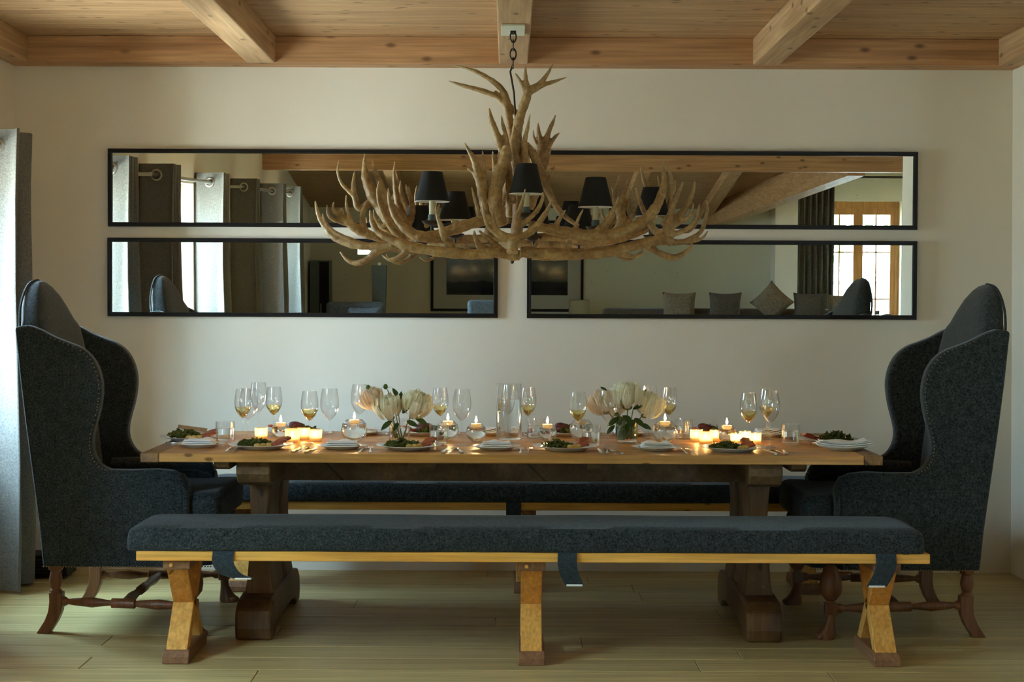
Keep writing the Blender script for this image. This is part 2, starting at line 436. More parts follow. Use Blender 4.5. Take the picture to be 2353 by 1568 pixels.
struct(MB().box(3.34, 3.62, FAR, FAR+.35, 0, 2.9).build('wall_pier', 'wall'), 'pale projecting wall pier beside the brown curtain', 'wall')

# floor: boards near the table as pieces, the rest of the room as one slab
fl = MB().box(XL-.1, 5.5, FAR-.1, WALLY+.1, -.12, -.05).box(XL, 5.4, FAR, 4.35, -.05, 0).box(XL, 5.4, 4.35, RETY, -.05, -.012).box(XL, XR, RETY, WALLY, -.05, -.012).build('floor', 'floor')
struct(fl, 'pale oak board floor', 'floor')
rows = [4.35 + .2*i for i in range(19)]
bm_full = {}
def board_mesh(key, lx, ly, name, material, t=.012, bev=.0015):
    if key in bm_full: return bm_full[key]
    g = .0012; b = .002
    me = bpy.data.meshes.new(name)
    x0, x1, y0, y1 = g, lx-g, g, ly-g
    vs = [(x0,y0,-t),(x1,y0,-t),(x1,y1,-t),(x0,y1,-t),(x0,y0,-b),(x1,y0,-b),(x1,y1,-b),(x0,y1,-b),(x0+b,y0+b,0),(x1-b,y0+b,0),(x1-b,y1-b,0),(x0+b,y1-b,0)]
    fs = [(0,3,2,1),(0,1,5,4),(1,2,6,5),(2,3,7,6),(3,0,4,7),(4,5,9,8),(5,6,10,9),(6,7,11,10),(7,4,8,11),(8,9,10,11)]
    me.from_pydata(vs, [], fs); me.materials.append(M[material]); me.update(); bm_full[key] = me; return me
for i, y0 in enumerate(rows):
    y1 = min(y0+.2, WALLY)
    x = XL; xe = 5.4 if y1 <= RETY else XR
    ln = [1.9, 2.3, 1.6, 2.1]
    first = random.uniform(.5, 1.9); q = first
    while x < xe-1e-4:
        le = min(q, xe-x)
        if le < .25 or xe-x-le < .25: le = xe-x if xe-x < 2.6 else le
        me = board_mesh(('f', round(le, 3), round(y1-y0, 3)), le, y1-y0, 'floor_plank', 'floor')
        o = bpy.data.objects.new('plank', me); COL.objects.link(o); o.parent = fl; o.location = (x, y0, 0)
        x += le; q = random.choice(ln)

# ceiling of the dining part
ce = MB().box(XL-.3, 5.6, -.25, 4.4, ZC, ZC+.2).box(XR, 5.6, 4.4, RETY+.2, ZC, ZC+.2).box(XL-.3, XR+.25, 4.4, WALLY+.2, ZC+.016, ZC+.2).build('ceiling', 'plank')
struct(ce, 'spruce board ceiling over the dining table', 'ceiling')
y = WALLY
me = None
while y > 4.45:
    wdt = .122
    if me is None:
        me = bpy.data.meshes.new('ceiling_plank'); g = .0012; b = .003; t = .016
        x0, x1, y0, y1 = XL, XR, g, wdt-g
        vs = [(x0,y0,t),(x1,y0,t),(x1,y1,t),(x0,y1,t),(x0,y0,b),(x1,y0,b),(x1,y1,b),(x0,y1,b),(x0,y0+b,0),(x1,y0+b,0),(x1,y1-b,0),(x0,y1-b,0)]
        fs = [(0,1,2,3),(0,4,5,1),(1,5,6,2),(2,6,7,3),(3,7,4,0),(4,8,9,5),(5,9,10,6),(6,10,11,7),(7,11,8,4),(8,11,10,9)]
        me.from_pydata(vs, [], fs); me.materials.append(M['plank']); me.update()
    o = bpy.data.objects.new('plank', me); COL.objects.link(o); o.parent = ce; o.location = (0, y-wdt, ZC)
    y -= wdt
ZB = 2.544
struct(MB().box(XL, XR, 8.0, WALLY, ZB, ZC).build('beam_wall', 'beam_x', bevel=.004), 'knotty spruce beam along the top of the mirror wall', 'beam')
struct(MB().box(XL, -2.39, RETY-.6, 8.0, ZB, ZC).build('beam_side', 'beam_y', bevel=.004), 'spruce edge beam above the curtained windows', 'beam')
struct(MB().box(2.435, XR, RETY, 8.0, ZB, ZC).build('beam_side', 'beam_y', bevel=.004), 'spruce edge beam above the plain side wall', 'beam')
for x0, x1, lab in ((-1.300, -1.157, 'spruce ceiling beam nearer the curtained windows'), (-.048, .097, 'spruce ceiling beam from which the antler chandelier hangs'), (1.214, 1.346, 'spruce ceiling beam nearer the plain side wall')):
    struct(MB().box(x0, x1, -.16, 8.0, ZB, ZC).build('beam_cross', 'beam_y', bevel=.006), lab, 'beam')
struct(MB().box(XL, 5.4, -.32, -.16, 2.295, 2.9).build('beam_header', 'beam_x', bevel=.006), 'deep spruce header beam between dining and living room', 'beam')

# living room roof behind the header beam (seen in the mirrors)
sl = MB().hexa([(XL-.3, -.32, 2.62), (5.6, -.32, 2.62), (5.6, -.30, 2.9), (XL-.3, -.30, 2.9),
                (XL-.3, -.30, 2.66), (5.6, -.30, 2.66), (5.6, -.29, 2.92), (XL-.3, -.29, 2.92)])
rf = MB()
def slab(x0, x1, ya, za, yb, zb, t=.1):
    return [(x0,ya,za),(x1,ya,za),(x1,yb,zb),(x0,yb,zb),(x0,ya,za+t),(x1,ya,za+t),(x1,yb,zb+t),(x0,yb,zb+t)]
rf.hexa(slab(XL-.3, 3.35, -.2, 2.68, FAR-.3, 1.90)); rf.hexa(slab(3.35, 5.6, -.2, 2.68, FAR-.3, 2.42))
rf.hexa([(3.33,-.2,2.6),(3.37,-.2,2.6),(3.37,FAR-.3,1.9),(3.33,FAR-.3,1.9),(3.33,-.2,2.75),(3.37,-.2,2.75),(3.37,FAR-.3,2.5),(3.33,FAR-.3,2.5)])
struct(rf.build('ceiling_slope', 'plank_slope'), 'sloping spruce board ceiling of the living room', 'ceiling')
struct(MB().box(XL-.3, 5.6, FAR-.3, -.2, 2.9, 2.98).build('roof', 'plank_slope'), 'flat roof deck above the living room', 'roof')
def beam_between(a, b, wx, hz):
    a, b = Vector(a), Vector(b)
    return MB().hexa([a+Vector((-wx,0,0)), a+Vector((wx,0,0)), b+Vector((wx,0,0)), b+Vector((-wx,0,0)),
                      a+Vector((-wx,0,hz)), a+Vector((wx,0,hz)), b+Vector((wx,0,hz)), b+Vector((-wx,0,hz))])
for x in (-1.3, .1, 1.5, 2.5):
    struct(beam_between((x, -.32, 2.53), (x, FAR, 1.83), .07, .14).build('beam_rafter', 'rafter'), 'spruce rafter under the sloping living room ceiling', 'beam')['group'] = 'rafters of the living room'
struct(beam_between((3.62, -.5, 2.27), (2.60, FAR+.1, 1.72), .09, .3).build('beam_valley', 'rafter'), 'diagonal spruce valley beam beside the french window', 'beam')

# windows in the curtained wall
def window_unit(name, y0, y1, label):
    r = empty(name, (XL-.2, (y0+y1)/2, SILL)); struct(r, label, 'window')
    hw, hh = (y1-y0)/2, HEAD-SILL
    fr = MB().box(-.05, .05, -hw, hw, 0, .07).box(-.05, .05, -hw, hw, hh-.07, hh).box(-.05, .05, -hw, -hw+.06, .07, hh-.07).box(-.05, .05, hw-.06, hw, .07, hh-.07)
    fr.build('window_frame', 'window_wood', r, bevel=.003)
    ns = 2 if hw > .4 else 1
    wdt = (2*hw-.12)/ns
    for k in range(ns):
        a = -hw+.06+k*wdt; b = a+wdt
        s = MB().box(-.03, .04, a, b, .07, .13).box(-.03, .04, a, b, hh-.13, hh-.07).box(-.03, .04, a, a+.055, .13, hh-.13).box(-.03, .04, b-.055, b, .13, hh-.13)
        so = s.build('sash', 'window_wood', r, bevel=.003)
        MB().box(-.004, .004, a+.055, b-.055, .13, hh-.13).build('pane', 'pane', so)
        MB().box(-.012, .012, a+.055, b-.055, hh*.62-.008, hh*.62+.008).build('muntin', 'window_wood', so)
    MB().box(.05, .20, -hw, hw, -.02, .004).build('window_sill', 'wall', r)
for i, (y0, y1) in enumerate(WINS):
    window_unit('window_%d' % (i+1), y0, y1, ['timber casement window beside the wing chair', 'wide timber casement window with parted grey curtains', 'timber casement window farther along the curtained wall', 'narrow timber casement window past the header beam'][i])
# french window in the far wall
r = empty('window_5', ((FW[0]+FW[1])/2, FAR-.18, FW[2])); struct(r, 'timber french window with small panes behind the sofa', 'window')
hw, hh = (FW[1]-FW[0])/2, FW[3]-FW[2]
MB().box(-hw, hw, -.05, .05, hh-.09, hh).box(-hw, hw, -.05, .05, 0, .07).box(-hw, -hw+.05, -.05, .05, .07, hh-.09).box(hw-.05, hw, -.05, .05, .07, hh-.09).build('window_frame', 'window_wood', r)
for a, b in ((-hw+.05, 0), (0, hw-.05)):
    s = MB().box(a, b, -.03, .04, .07, .16).box(a, b, -.03, .04, hh-.17, hh-.09).box(a, a+.06, -.03, .04, .16, hh-.17).box(b-.06, b, -.03, .04, .16, hh-.17).build('sash', 'window_wood', r)
    MB().box(a+.06, b-.06, -.004, .004, .16, hh-.17).build('pane', 'pane', s)
    MB().box((a+b)/2-.008, (a+b)/2+.008, -.012, .012, .16, hh-.17).build('muntin', 'window_wood', s)
    for z in (.75, 1.35): MB().box(a+.06, b-.06, -.012, .012, z-.008, z+.008).build('muntin', 'window_wood', s)
MB().tube([(0, .045, .95), (0, .075, .95), (.09, .075, .95)], .009).build('handle', 'steel', r)
r = empty('window_6', ((SW[0]+SW[1])/2, FAR-.2, SW[2])); struct(r, 'tiny slot window high in the clay plaster wall', 'window')
MB().box(-.125, .125, -.02, .02, 0, .012).box(-.125, .125, -.02, .02, .103, .115).box(-.125, -.113, -.02, .02, .012, .103).box(.113, .125, -.02, .02, .012, .103).build('window_frame', 'wall', r)
MB().box(-.113, .113, -.003, .003, .012, .103).build('pane', 'pane', r)
# balcony railing and a tree outside
r = empty('exterior_railing', (4.5, FAR-1.3, .0), 'dark metal balcony railing outside the french window', 'railing')
MB().box(-1.6, 1.6, -.7, 1.0, -.2, 0).build('balcony_slab', 'mat_board', r)
for z in (.95, .55): MB().box(-1.6, 1.6, -.03, .03, z, z+.05).build('rail', 'teal', r)
for x in (-1.5, -.5, .5, 1.5): MB().box(x-.025, x+.025, -.03, .03, 0, .95).build('post', 'teal', r)
r = empty('added_shade_hedge', (-4.9, 2.2, -1.0), 'added unseen evergreen hedge that shades the wide curtained window', 'hedge')  # added out of view to block low daylight through the wide window
MB().box(-.40, .40, -1.5, 1.5, 0, 3.5).build('shade_hedge_core', 'leaf', r)
lv = MB(); rh = random.Random(3)
for i in range(2600):
    f_ = rh.random()
    c = Vector((rh.choice((-.42, .42)), rh.uniform(-1.5, 1.5), rh.uniform(.05, 3.5))) if f_ < .75 else Vector((rh.uniform(-.4, .4), rh.uniform(-1.5, 1.5), 3.52)) if f_ < .9 else Vector((rh.uniform(-.4, .4), rh.choice((-1.52, 1.52)), rh.uniform(.05, 3.5)))
    s_ = rh.uniform(.05, .10); a = Vector((rh.gauss(0, 1), rh.gauss(0, 1), rh.gauss(0, 1))).normalized(); b = a.orthogonal().normalized()
    lv.add([c-a*s_, c+b*s_*.4, c+a*s_, c-b*s_*.4], [(0, 1, 2, 3)])
lv.build('leaves', 'foliage', r)['kind'] = 'stuff'
r = empty('garden_tree', (4.2, FAR-7.0, -3.0), 'leafy green tree outside the french window', 'tree')
MB().tube([(0, 0, 0), (.1, 0, 2), (0, 0, 4)], [.2, .16, .1]).build('trunk', 'bark', r, True)
lv = MB()
for i in range(2600):
    d = Vector((random.gauss(0, 1), random.gauss(0, 1), random.gauss(0, 1))).normalized() * (random.random()**.4)
    c = Vector((d.x*2.6, d.y*1.6, 5.6+d.z*1.7)); s = random.uniform(.08, .16)
    a = Vector((random.gauss(0,1), random.gauss(0,1), random.gauss(0,1))).normalized(); b = a.orthogonal().normalized()
    lv.add([c-a*s, c+b*s*.5, c+a*s, c-b*s*.5], [(0, 1, 2, 3)])
lv.build('leaves', 'foliage', r)['kind'] = 'stuff'

# ------------------------------------------------------------------ curtains and rods on the window wall
RODX, RODZ, CTOP = -2.375, 2.075, 2.152
def curtain(y_face, sign, folds, step, label, material='linen', amp=.115, bot=.015, rodx=RODX, top=CTOP, group=None):
    """stack of folds; first fold's broad face looks along sign*Y at y_face"""
    r = empty('curtain', (rodx, y_face, bot), label, 'curtain', group)
    n = folds*12
    front, rings = [], []
    for i in range(n+1):
        t = i/12*PI
        front.append((math.cos(t)*amp*(1 + .05*math.sin(i*1.7)), -sign*(i/12*step + .016*math.sin(2*t))))
    mb = MB(); zs = [0, .25, .6, 1.0, 1.4, 1.8, top-bot-.25, top-bot]
    th = .006
    rows_ = []
    for k, z in enumerate(zs):
        fl_ = 1.0 + .10*(1-z/(top-bot))
        row = []
        for i, (x, yy) in enumerate(front):
            row.append((x*fl_ + .010*math.sin(3*z+i*.5), yy*(1.0+.12*(1-z/(top-bot))) + .006*math.sin(2*z+i), z))
        rows_.append(row)
    def norm_off(row, d):
        out = []
        for i, p in enumerate(row):
            a, b = row[max(i-1, 0)], row[min(i+1, len(row)-1)]
            tx, ty = b[0]-a[0], b[1]-a[1]; l = math.hypot(tx, ty) or 1
            out.append((p[0]-ty/l*d, p[1]+tx/l*d, p[2]))
        return out
    rings = []
    for row in rows_:
        rings.append(norm_off(row, th/2) + list(reversed(norm_off(row, -th/2))))
    mb.loft(rings, True)
    p = mb.build('curtain_panel', material, r, True)
    for i in range(folds):
        t = (i+.5)
        yy = -sign*(t*step)
        MB().torus((0, yy, RODZ-bot if top == CTOP else top-bot-.08), .034, .008, 'y', 20, 8).build('grommet', 'steel', r, True)
    return r
curtain(7.40, -1, 3, .12, 'grey linen curtain bunched between window and mirror wall')
curtain(6.66, 1, 4, .07, 'grey linen curtain gathered on the rod end away from the mirror wall')
curtain(5.40, 1, 5, .07, 'grey linen curtain at the mirror-wall end of the wide window')
curtain(3.46, 1, 5, .07, 'grey linen curtain at the far end of the wide window')
curtain(1.80, 1, 4, .07, 'grey linen curtain before the third casement window')
curtain(0.05, 1, 4, .07, 'grey linen curtain beyond the third casement window')
curtain(-1.28, 1, 4, .07, 'grey linen curtain past the header beam')
for y0, y1, lab in ((6.20, 7.86, 'short steel curtain rod beside the mirror wall'), (2.95, 5.55, 'long steel curtain rod over the wide window'), (-.35, 1.92, 'steel curtain rod over the third window'), (-1.75, -.6, 'steel curtain rod past the header beam')):
    r = empty('curtain_rod', (RODX, y0, RODZ), lab, 'curtain rod')
    MB().tube([(0, 0, 0), (0, y1-y0, 0)], .014, 12).build('rod', 'steel', r, True)
    for yy in (.04, y1-y0-.04): MB().box(-.125, 0, yy-.008, yy+.008, -.012, .012).build('bracket', 'steel', r)
# brown curtain by the french window
rc = empty('curtain', (3.84, FAR+.13, .02), 'brown floor-length curtain beside the french window', 'curtain')
mb = MB(); ringz = []
for z in (0, .7, 1.5, 2.33):
    row = [(-.27 + .54*i/40, .035*math.sin(i*1.15) + .01*math.sin(z*3+i)) for i in range(41)]
    ringz.append([(x, yy+.004, z) for x, yy in row] + [(x, yy-.004, z) for x, yy in reversed(row)])
mb.loft(ringz).build('curtain_panel', 'linen_dark', rc, True)
r = empty('curtain_rod', (3.5, FAR+.13, 2.33), 'dark curtain rod over the french window', 'curtain rod')
MB().tube([(0, 0, .03), (1.75, 0, .03)], .014, 12).build('rod', 'iron', r, True)
MB().box(.1, .13, -.13, 0, .02, .04).build('bracket', 'iron', r)
MB().box(1.6, 1.63, -.13, 0, .02, .04).build('bracket', 'iron', r)

# ------------------------------------------------------------------ mirrors
def wall_mirror(x0, x1, z0, z1, label, tilt=1.36):
    r = empty('wall_mirror', ((x0+x1)/2, WALLY-.012, z0), label, 'mirror', 'long black framed mirrors')
    r.rotation_euler = (math.radians(tilt), 0, 0)
    hw, h, fw = (x1-x0)/2, z1-z0, .022
    f = MB()
    # profiled frame: outer slab and inner bead
    for a, b, t0, t1 in ((0, fw, -.012, .010), (fw*.55, fw, -.018, -.012)):
        f.box(-hw+a, hw-a, t0, t1, a, b).box(-hw+a, hw-a, t0, t1, h-b, h-a).box(-hw+a, -hw+b, t0, t1, b, h-b).box(hw-b, hw-a, t0, t1, b, h-b)
    f.build('frame', 'black', r, bevel=.002)
    MB().box(-hw+fw, hw-fw, -.006, -.001, fw, h-fw).build('mirror_glass', 'mirror', r)
wall_mirror(-2.019, 2.068, 1.734, 2.127, 'very long black framed mirror hung above the two shorter ones')
wall_mirror(-2.019, -.049, 1.280, 1.677, 'shorter black framed mirror hung towards the curtained windows')
wall_mirror(.098, 2.066, 1.280, 1.677, 'shorter black framed mirror hung towards the plain side wall')

# ------------------------------------------------------------------ dining table
TX0, TX1, TY0, TY1, TZ = -1.447, 1.485, 6.357, 7.447, .76
TCX, TCY = (TX0+TX1)/2, (TY0+TY1)/2
tb = empty('dining_table', (TCX, TCY, 0), 'long rustic oak trestle dining table set for dinner', 'table')
hl, hd = (TX1-TX0)/2, (TY1-TY0)/2
bw = .072
nb = 6
wd = 2*hd/nb
for k in range(nb):
    y0 = -hd + k*wd
    MB().box(-hl+bw+.001, hl-bw-.001, y0+.0012, y0+wd-.0012, TZ-.036, TZ).build('top_plank', 'table_top', tb, bevel=.003)
for s in (-1, 1):
    a, b = sorted((s*hl, s*(hl-bw)))
    MB().box(a, b, -hd-.002, hd+.002, TZ-.037, TZ).build('breadboard_end', 'table_edge', tb, bevel=.004)
PX = [(-1.013-TCX), (1.035-TCX)]
for px in PX:
    g = px
    # foot along the depth
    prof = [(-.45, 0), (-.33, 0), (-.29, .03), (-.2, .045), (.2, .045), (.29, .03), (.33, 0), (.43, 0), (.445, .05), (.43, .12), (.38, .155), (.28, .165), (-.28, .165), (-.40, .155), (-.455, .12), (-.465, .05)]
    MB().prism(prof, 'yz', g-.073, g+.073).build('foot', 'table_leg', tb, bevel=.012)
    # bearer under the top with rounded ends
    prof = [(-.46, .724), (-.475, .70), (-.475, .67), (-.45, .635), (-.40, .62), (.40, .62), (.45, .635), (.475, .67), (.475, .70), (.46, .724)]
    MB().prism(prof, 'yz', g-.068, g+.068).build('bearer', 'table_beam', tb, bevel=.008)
    # waisted column
    for y0, y1, d in ((-.30, -.10, 0), (.10, .30, 0), (-.10, .10, -.012)):
        rings = []
        for z, hwid in ((.15, .062), (.22, .050), (.36, .040), (.48, .036), (.57, .042), (.64, .050)):
            hwid += d
            rings.append([(g-hwid, y0, z), (g+hwid, y0, z), (g+hwid, y1, z), (g-hwid, y1, z)])
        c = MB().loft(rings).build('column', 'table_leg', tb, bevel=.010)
        if y0 == -.30:
            for z in (.20, .60):
                for dx in (-.018, .018):
                    MB().lathe([(.006, 0), (.006, .008)], 8, (g+dx, y0-.006, z), True, 'y').build('peg', 'table_beam', c)
MB().box(PX[0]+.04, PX[1]-.04, -.03, .03, .596, .722).build('rail', 'table_beam', tb, bevel=.005)
for x in (-1.136-TCX, -.34, .33, 1.165-TCX):
    MB().prism([(-.50, .724), (-.49, .70), (-.46, .688), (.46, .688), (.49, .70), (.50, .724)], 'yz', x-.03, x+.03).build('cleat', 'table_beam', tb, bevel=.003)

# ------------------------------------------------------------------ benches
def bench(cx, yc, label, cush_label):
    r = empty('bench', (cx, yc, 0), label, 'bench', 'pine benches along the table')
    hl, hd, zt = 1.485, .195, .426
    MB().box(-hl, hl, -hd, 0-.001, zt-.037, zt).build('seat_plank', 'bench', r, bevel=.004)
    MB().box(-hl, hl, .001, hd, zt-.037, zt).build('seat_plank', 'bench', r, bevel=.004)
    for x in (-1.3386, -.004, 1.330):
        MB().box(x-.052, x+.052, -.17, .17, zt-.075, zt-.037).build('cleat', 'bench_foot', r, bevel=.006)
        pf = [(-.185, 0), (.185, 0), (.185, .026), (.165, .05), (-.165, .05), (-.185, .026)]
        MB().prism(pf, 'yz', x-.050, x+.050).build('sled_foot', 'bench_foot', r, bevel=.004)
        # crossed members: two halves front, two halves rear
        zm = .205; wyt = .030
        for s in (-1, 1):
            # upper arm from top (s side) to the middle, lower arm from the middle to the foot
            MB().hexa([(x-.040, s*.125-wyt, zt-.075), (x+.040, s*.125-wyt, zt-.075), (x+.040, s*.125+wyt, zt-.075), (x-.040, s*.125+wyt, zt-.075),
                       (x-.040, s*.004-wyt, zm), (x+.040, s*.004-wyt, zm), (x+.040, s*.004+wyt, zm), (x-.040, s*.004+wyt, zm)]).build('cross_leg', 'bench_leg', r, bevel=.003)
            MB().hexa([(x-.0402, s*.004-wyt, zm), (x+.0402, s*.004-wyt, zm), (x+.0402, s*.004+wyt, zm), (x-.0402, s*.004+wyt, zm),
                       (x-.0402, s*.135-wyt, .045), (x+.0402, s*.135-wyt, .045), (x+.0402, s*.135+wyt, .045), (x-.0402, s*.135+wyt, .045)]).build('cross_leg', 'bench_leg_light', r, bevel=.003)
        MB().lathe([(.007, 0), (.007, .006)], 10, (x-.02, -.176, zt-.056), True, 'y').build('peg', 'bench', r)
    c = empty('bench_cushion', (cx-.027, yc+.01, zt+.001), cush_label, 'cushion', 'long charcoal bench cushions')
    # long pad with rounded, slightly crowned section
    hl2, hd2, th = 1.492, .215, .088
    rings = []; nx = 60
    def sect(x, k, kz):
        pts = []
        for a, b in ((-1, .10), (-1.0, .5), (-.985, .80), (-.93, .97), (-.6, 1.02), (0, 1.045), (.6, 1.02), (.93, .97), (.985, .80), (1, .5), (1, .10), (.96, 0), (0, 0), (-.96, 0)):
            wob = 1 + .012*math.sin(x*9+b*5) 
            pts.append((x, a*hd2*k*wob, b*th*kz*(1+.015*math.sin(x*6.3)) if b > .02 else 0))
        return pts
    xs = [-hl2, -hl2+.006, -hl2+.02, -hl2+.045] + [-hl2+.06 + (2*hl2-.12)*i/nx for i in range(nx+1)] + [hl2-.045, hl2-.02, hl2-.006, hl2]
    for i, x in enumerate(xs):
        e = min(i, len(xs)-1-i); k = (.90, .95, .985, .997)[e] if e < 4 else 1.0; kz = (.72, .86, .95, .99)[e] if e < 4 else 1.0
        rings.append(sect(x, k, kz))
    MB().loft(rings).build('pad', 'wool', c, True)
    return r, c
FB_Y = 6.02+.195
fb, fc = bench(.10, FB_Y, 'pine bench with crossed legs standing clear in front of the table', 'charcoal wool pad on the bench before the table')
bb, bc = bench(.09, 7.70, 'pine bench with crossed legs between table and mirror wall', 'charcoal wool pad on the bench under the mirrors')
# hanging straps of the cushions
def strap(c, x, front, sway, length, w0=.040):
    s = -1 if front else 1
    pts = crspline([(x, s*.200, .002), (x, s*.210, -.006), (x, s*.214, -.045), (x+sway*.35, s*.20, -.085), (x+sway, s*.185, -length)], 6)
    rings = []
    for i, p in enumerate(pts):
        ww = w0
        rings.append([(p[0]-ww, p[1]-.003, p[2]), (p[0]+ww, p[1]-.003, p[2]), (p[0]+ww, p[1]+.003, p[2]), (p[0]-ww, p[1]+.003, p[2])])
    o = MB().loft(rings).build('strap', 'strap', c, True)
    e = pts[-1]
    MB().box(e[0]-.030, e[0]+.030, e[1]-.0045, e[1]+.0045, e[2]-.004, e[2]+.003).build('tag', 'napkin', o)
strap(fc, -1.13, True, .07, .105); strap(fc, .155, True, .028, .125, .036); strap(fc, 1.345, True, -.028, .125, .038)
strap(bc, -.03, True, 0, .09, .035)

# ------------------------------------------------------------------ wing chairs
def wing_chair(label):
    OX, OY = -1.6, 6.91
    r = empty('wing_chair', (OX, OY, 0), label, 'armchair', 'wing chairs at the table ends')
    def lp(px, py, Y=6.57):
        p = at(px, py, Y); return (p.x-OX, p.z)
    # outline of the side: back edge, wing curve, arm, front, bottom
    wing = [lp(*q) for q in ((32, 752), (62, 748), (92, 758), (122, 774), (152, 786), (182, 798), (206, 817), (222, 842), (231, 872), (233, 902), (228, 940), (219, 975), (212, 1005), (212, 1030), (219, 1052), (233, 1070), (252, 1080))]
    wing = crspline(wing, 3)
    arm = [lp(*q) for q in ((300, 1081), (360, 1079), (398, 1083), (415, 1092), (423, 1108))]
    front = [(.284, .45), (.284, .27)]
    back = [(-.293, .27)] + [lp(*q) for q in ((88, 1210), (72, 1090), (56, 970), (44, 870))]
    outline = wing + arm + front + back
    hw = .34
    for s in (-1, 1):
        a, b = sorted((s*hw, s*(hw-.062)))
        MB().prism(outline, 'xz', a, b).build('wing_side', 'wool_dark', r, bevel=.014, seg=3)
        # padded arm top with rounded front
        ap = [(p[0], s*(hw-.045)) for p in arm]
        rings = []
        for x, z, q in ((-.16, .628, .05), (-.05, .632, .058), (.10, .635, .060), (.22, .632, .060), (.272, .618, .054), (.292, .585, .048), (.296, .53, .046)):
            ring = []
            for j in range(12):
                t = 2*PI*j/12
                ring.append((x, s*(hw-.048)+q*math.cos(t), z+.034*math.sin(t)))
            rings.append(ring)
        MB().loft(rings).build('arm_pad', 'wool_dark', r, True)
        pan = []
        for j in range(14):
            t = 2*PI*j/14; pan.append((s*(hw-.046)+.058*(abs(math.cos(t))**.6)*(1 if math.cos(t) > 0 else -1), .44+.165*(abs(math.sin(t))**.5)*(1 if math.sin(t) > 0 else -1)))
        MB().prism(pan, 'yz', .280, .300).build('arm_front', 'wool_dark', r, bevel=.006)
        # nailhead trim along the wing edge and the lower rail
        nm = MB()
        acc = 0
        path = wing[9:]
        prev = path[0]
        for q in path[1:]:
            d = math.hypot(q[0]-prev[0], q[1]-prev[1]); k = max(1, int(d/.011))
            for j in range(k):
                t = j/k; x, z = prev[0]+(q[0]-prev[0])*t, prev[1]+(q[1]-prev[1])*t
                nm.ball((x-.010, s*(hw+.0005), z-.004), (.0027, .0016, .0027), 6, 4)
            prev = q
        o = nm.build('nailhead_trim', 'brass', r, True); o['kind'] = 'stuff'
        nm = MB(); x = -.288
        while x < .40:
            nm.ball((x, s*(hw+.001) if x < .284 else s*(hw-.02), .274), (.0036, .0024, .0036), 6, 4); x += .0115
        o = nm.build('nailhead_trim', 'brass', r, True); o['kind'] = 'stuff'
    # back: lofted upwards, arched crest
    rings = []
    data = [(.27, -.290, -.18, .335), (.45, -.300, -.18, .335), (.65, -.322, -.20, .335), (.85, -.345, -.225, .335), (1.05, -.372, -.255, .33), (1.18, -.395, -.285, .322), (1.245, -.412, -.300, .305), (1.28, -.425, -.312, .268), (1.33, -.436, -.330, .222), (1.38, -.441, -.350, .166), (1.42, -.442, -.374, .104), (1.438, -.438, -.390, .058), (1.445, -.430, -.405, .018)]
    for z, xb, xf, w_ in data:
        ring = []; n = 28
        cxm, hx = (xb+xf)/2, (xf-xb)/2
        for j in range(n):
            t = 2*PI*j/n
            sx_, sy_ = math.cos(t), math.sin(t)
            e1 = .35 if z < 1.25 else .5
            ring.append((cxm + hx*math.copysign(abs(sx_)**e1, sx_), w_*math.copysign(abs(sy_)**e1, sy_), z))
        rings.append(ring)
    MB().loft(rings).build('backrest', 'wool_dark', r, True)
    crest = []
    for z, xb, xf, w_ in data[6:]: crest.append((xb+.012, -w_, z))
    crest2 = [(p[0], -p[1], p[2]) for p in reversed(crest)]
    MB().tube(crspline(crest+crest2, 2), .006, 6).build('piping', 'wool', r, True)
    # seat frame and cushion
    MB().prism([(-.25, -.30), (.30, -.30), (.39, -.27), (.41, -.18), (.41, .18), (.39, .27), (.30, .30), (-.25, .30)], 'xy', .27, .44).build('seat_frame', 'wool_dark', r, bevel=.012)
    sc_ = MB().prism([(-.16, -.265), (.27, -.265), (.31, -.32), (.405, -.32), (.425, -.27), (.425, .27), (.405, .32), (.31, .32), (.27, .265), (-.16, .265)], 'xy', .442, .575)
    sc_.build('seat_cushion', 'wool', r, bevel=.035, seg=4)
    # legs
    for s in (-1, 1):
        x, y = .325, s*.375
        lg = MB().lathe([(.016, .30), (.030, .285), (.043, .245), (.046, .215), (.042, .185), (.026, .163), (.017, .155), (.020, .15), (.020, .146)], 16, (x, y, 0))
        lo = lg.build('front_leg', 'chair_wood', r, True)
        MB().box(x-.024, x+.024, y-.024, y+.024, .100, .148).build('leg_block', 'chair_wood', lo, bevel=.004)
        ft = MB().loft([[(x+cx_+rx*math.cos(2*PI*j/12), y+ry*math.sin(2*PI*j/12), z) for j in range(12)] for z, cx_, rx, ry in ((.102, 0, .019, .019), (.075, .002, .019, .018), (.050, .008, .026, .023), (.028, .016, .036, .031), (.010, .020, .042, .036), (0, .020, .038, .034))])
        for k in (-1.5, -.5, .5, 1.5): ft.ball((x+.050-.006*abs(k), y+k*.0165, .012), (.019, .0095, .013), 8, 6)
        ft.build('paw_foot', 'chair_wood', lo, True)
        # knee bracket
        MB().prism([(x-.09, .272), (x+.03, .272), (x+.03, .25), (x-.02, .245)], 'xz', y-.016, y+.016).build('knee_bracket', 'chair_wood', lo, bevel=.005)
        # rear leg: turned top, square sabre below
        xr, yr = -.245, s*.315
        rl = MB().lathe([(.030, .275), (.030, .262), (.020, .252), (.025, .235), (.028, .215), (.022, .190), (.018, .182), (.026, .172), (.026, .165)], 14, (xr, yr, 0)).build('rear_leg', 'chair_wood', r, True)
        rings = [[(xr+dx-.027, yr-.024, z), (xr+dx+.027, yr-.024, z), (xr+dx+.027, yr+.024, z), (xr+dx-.027, yr+.024, z)] for z, dx in ((.168, .004), (.13, .006), (.09, .002), (.05, -.014), (0, -.046))]
        MB().loft(rings).build('sabre_foot', 'chair_wood', rl, bevel=.004)
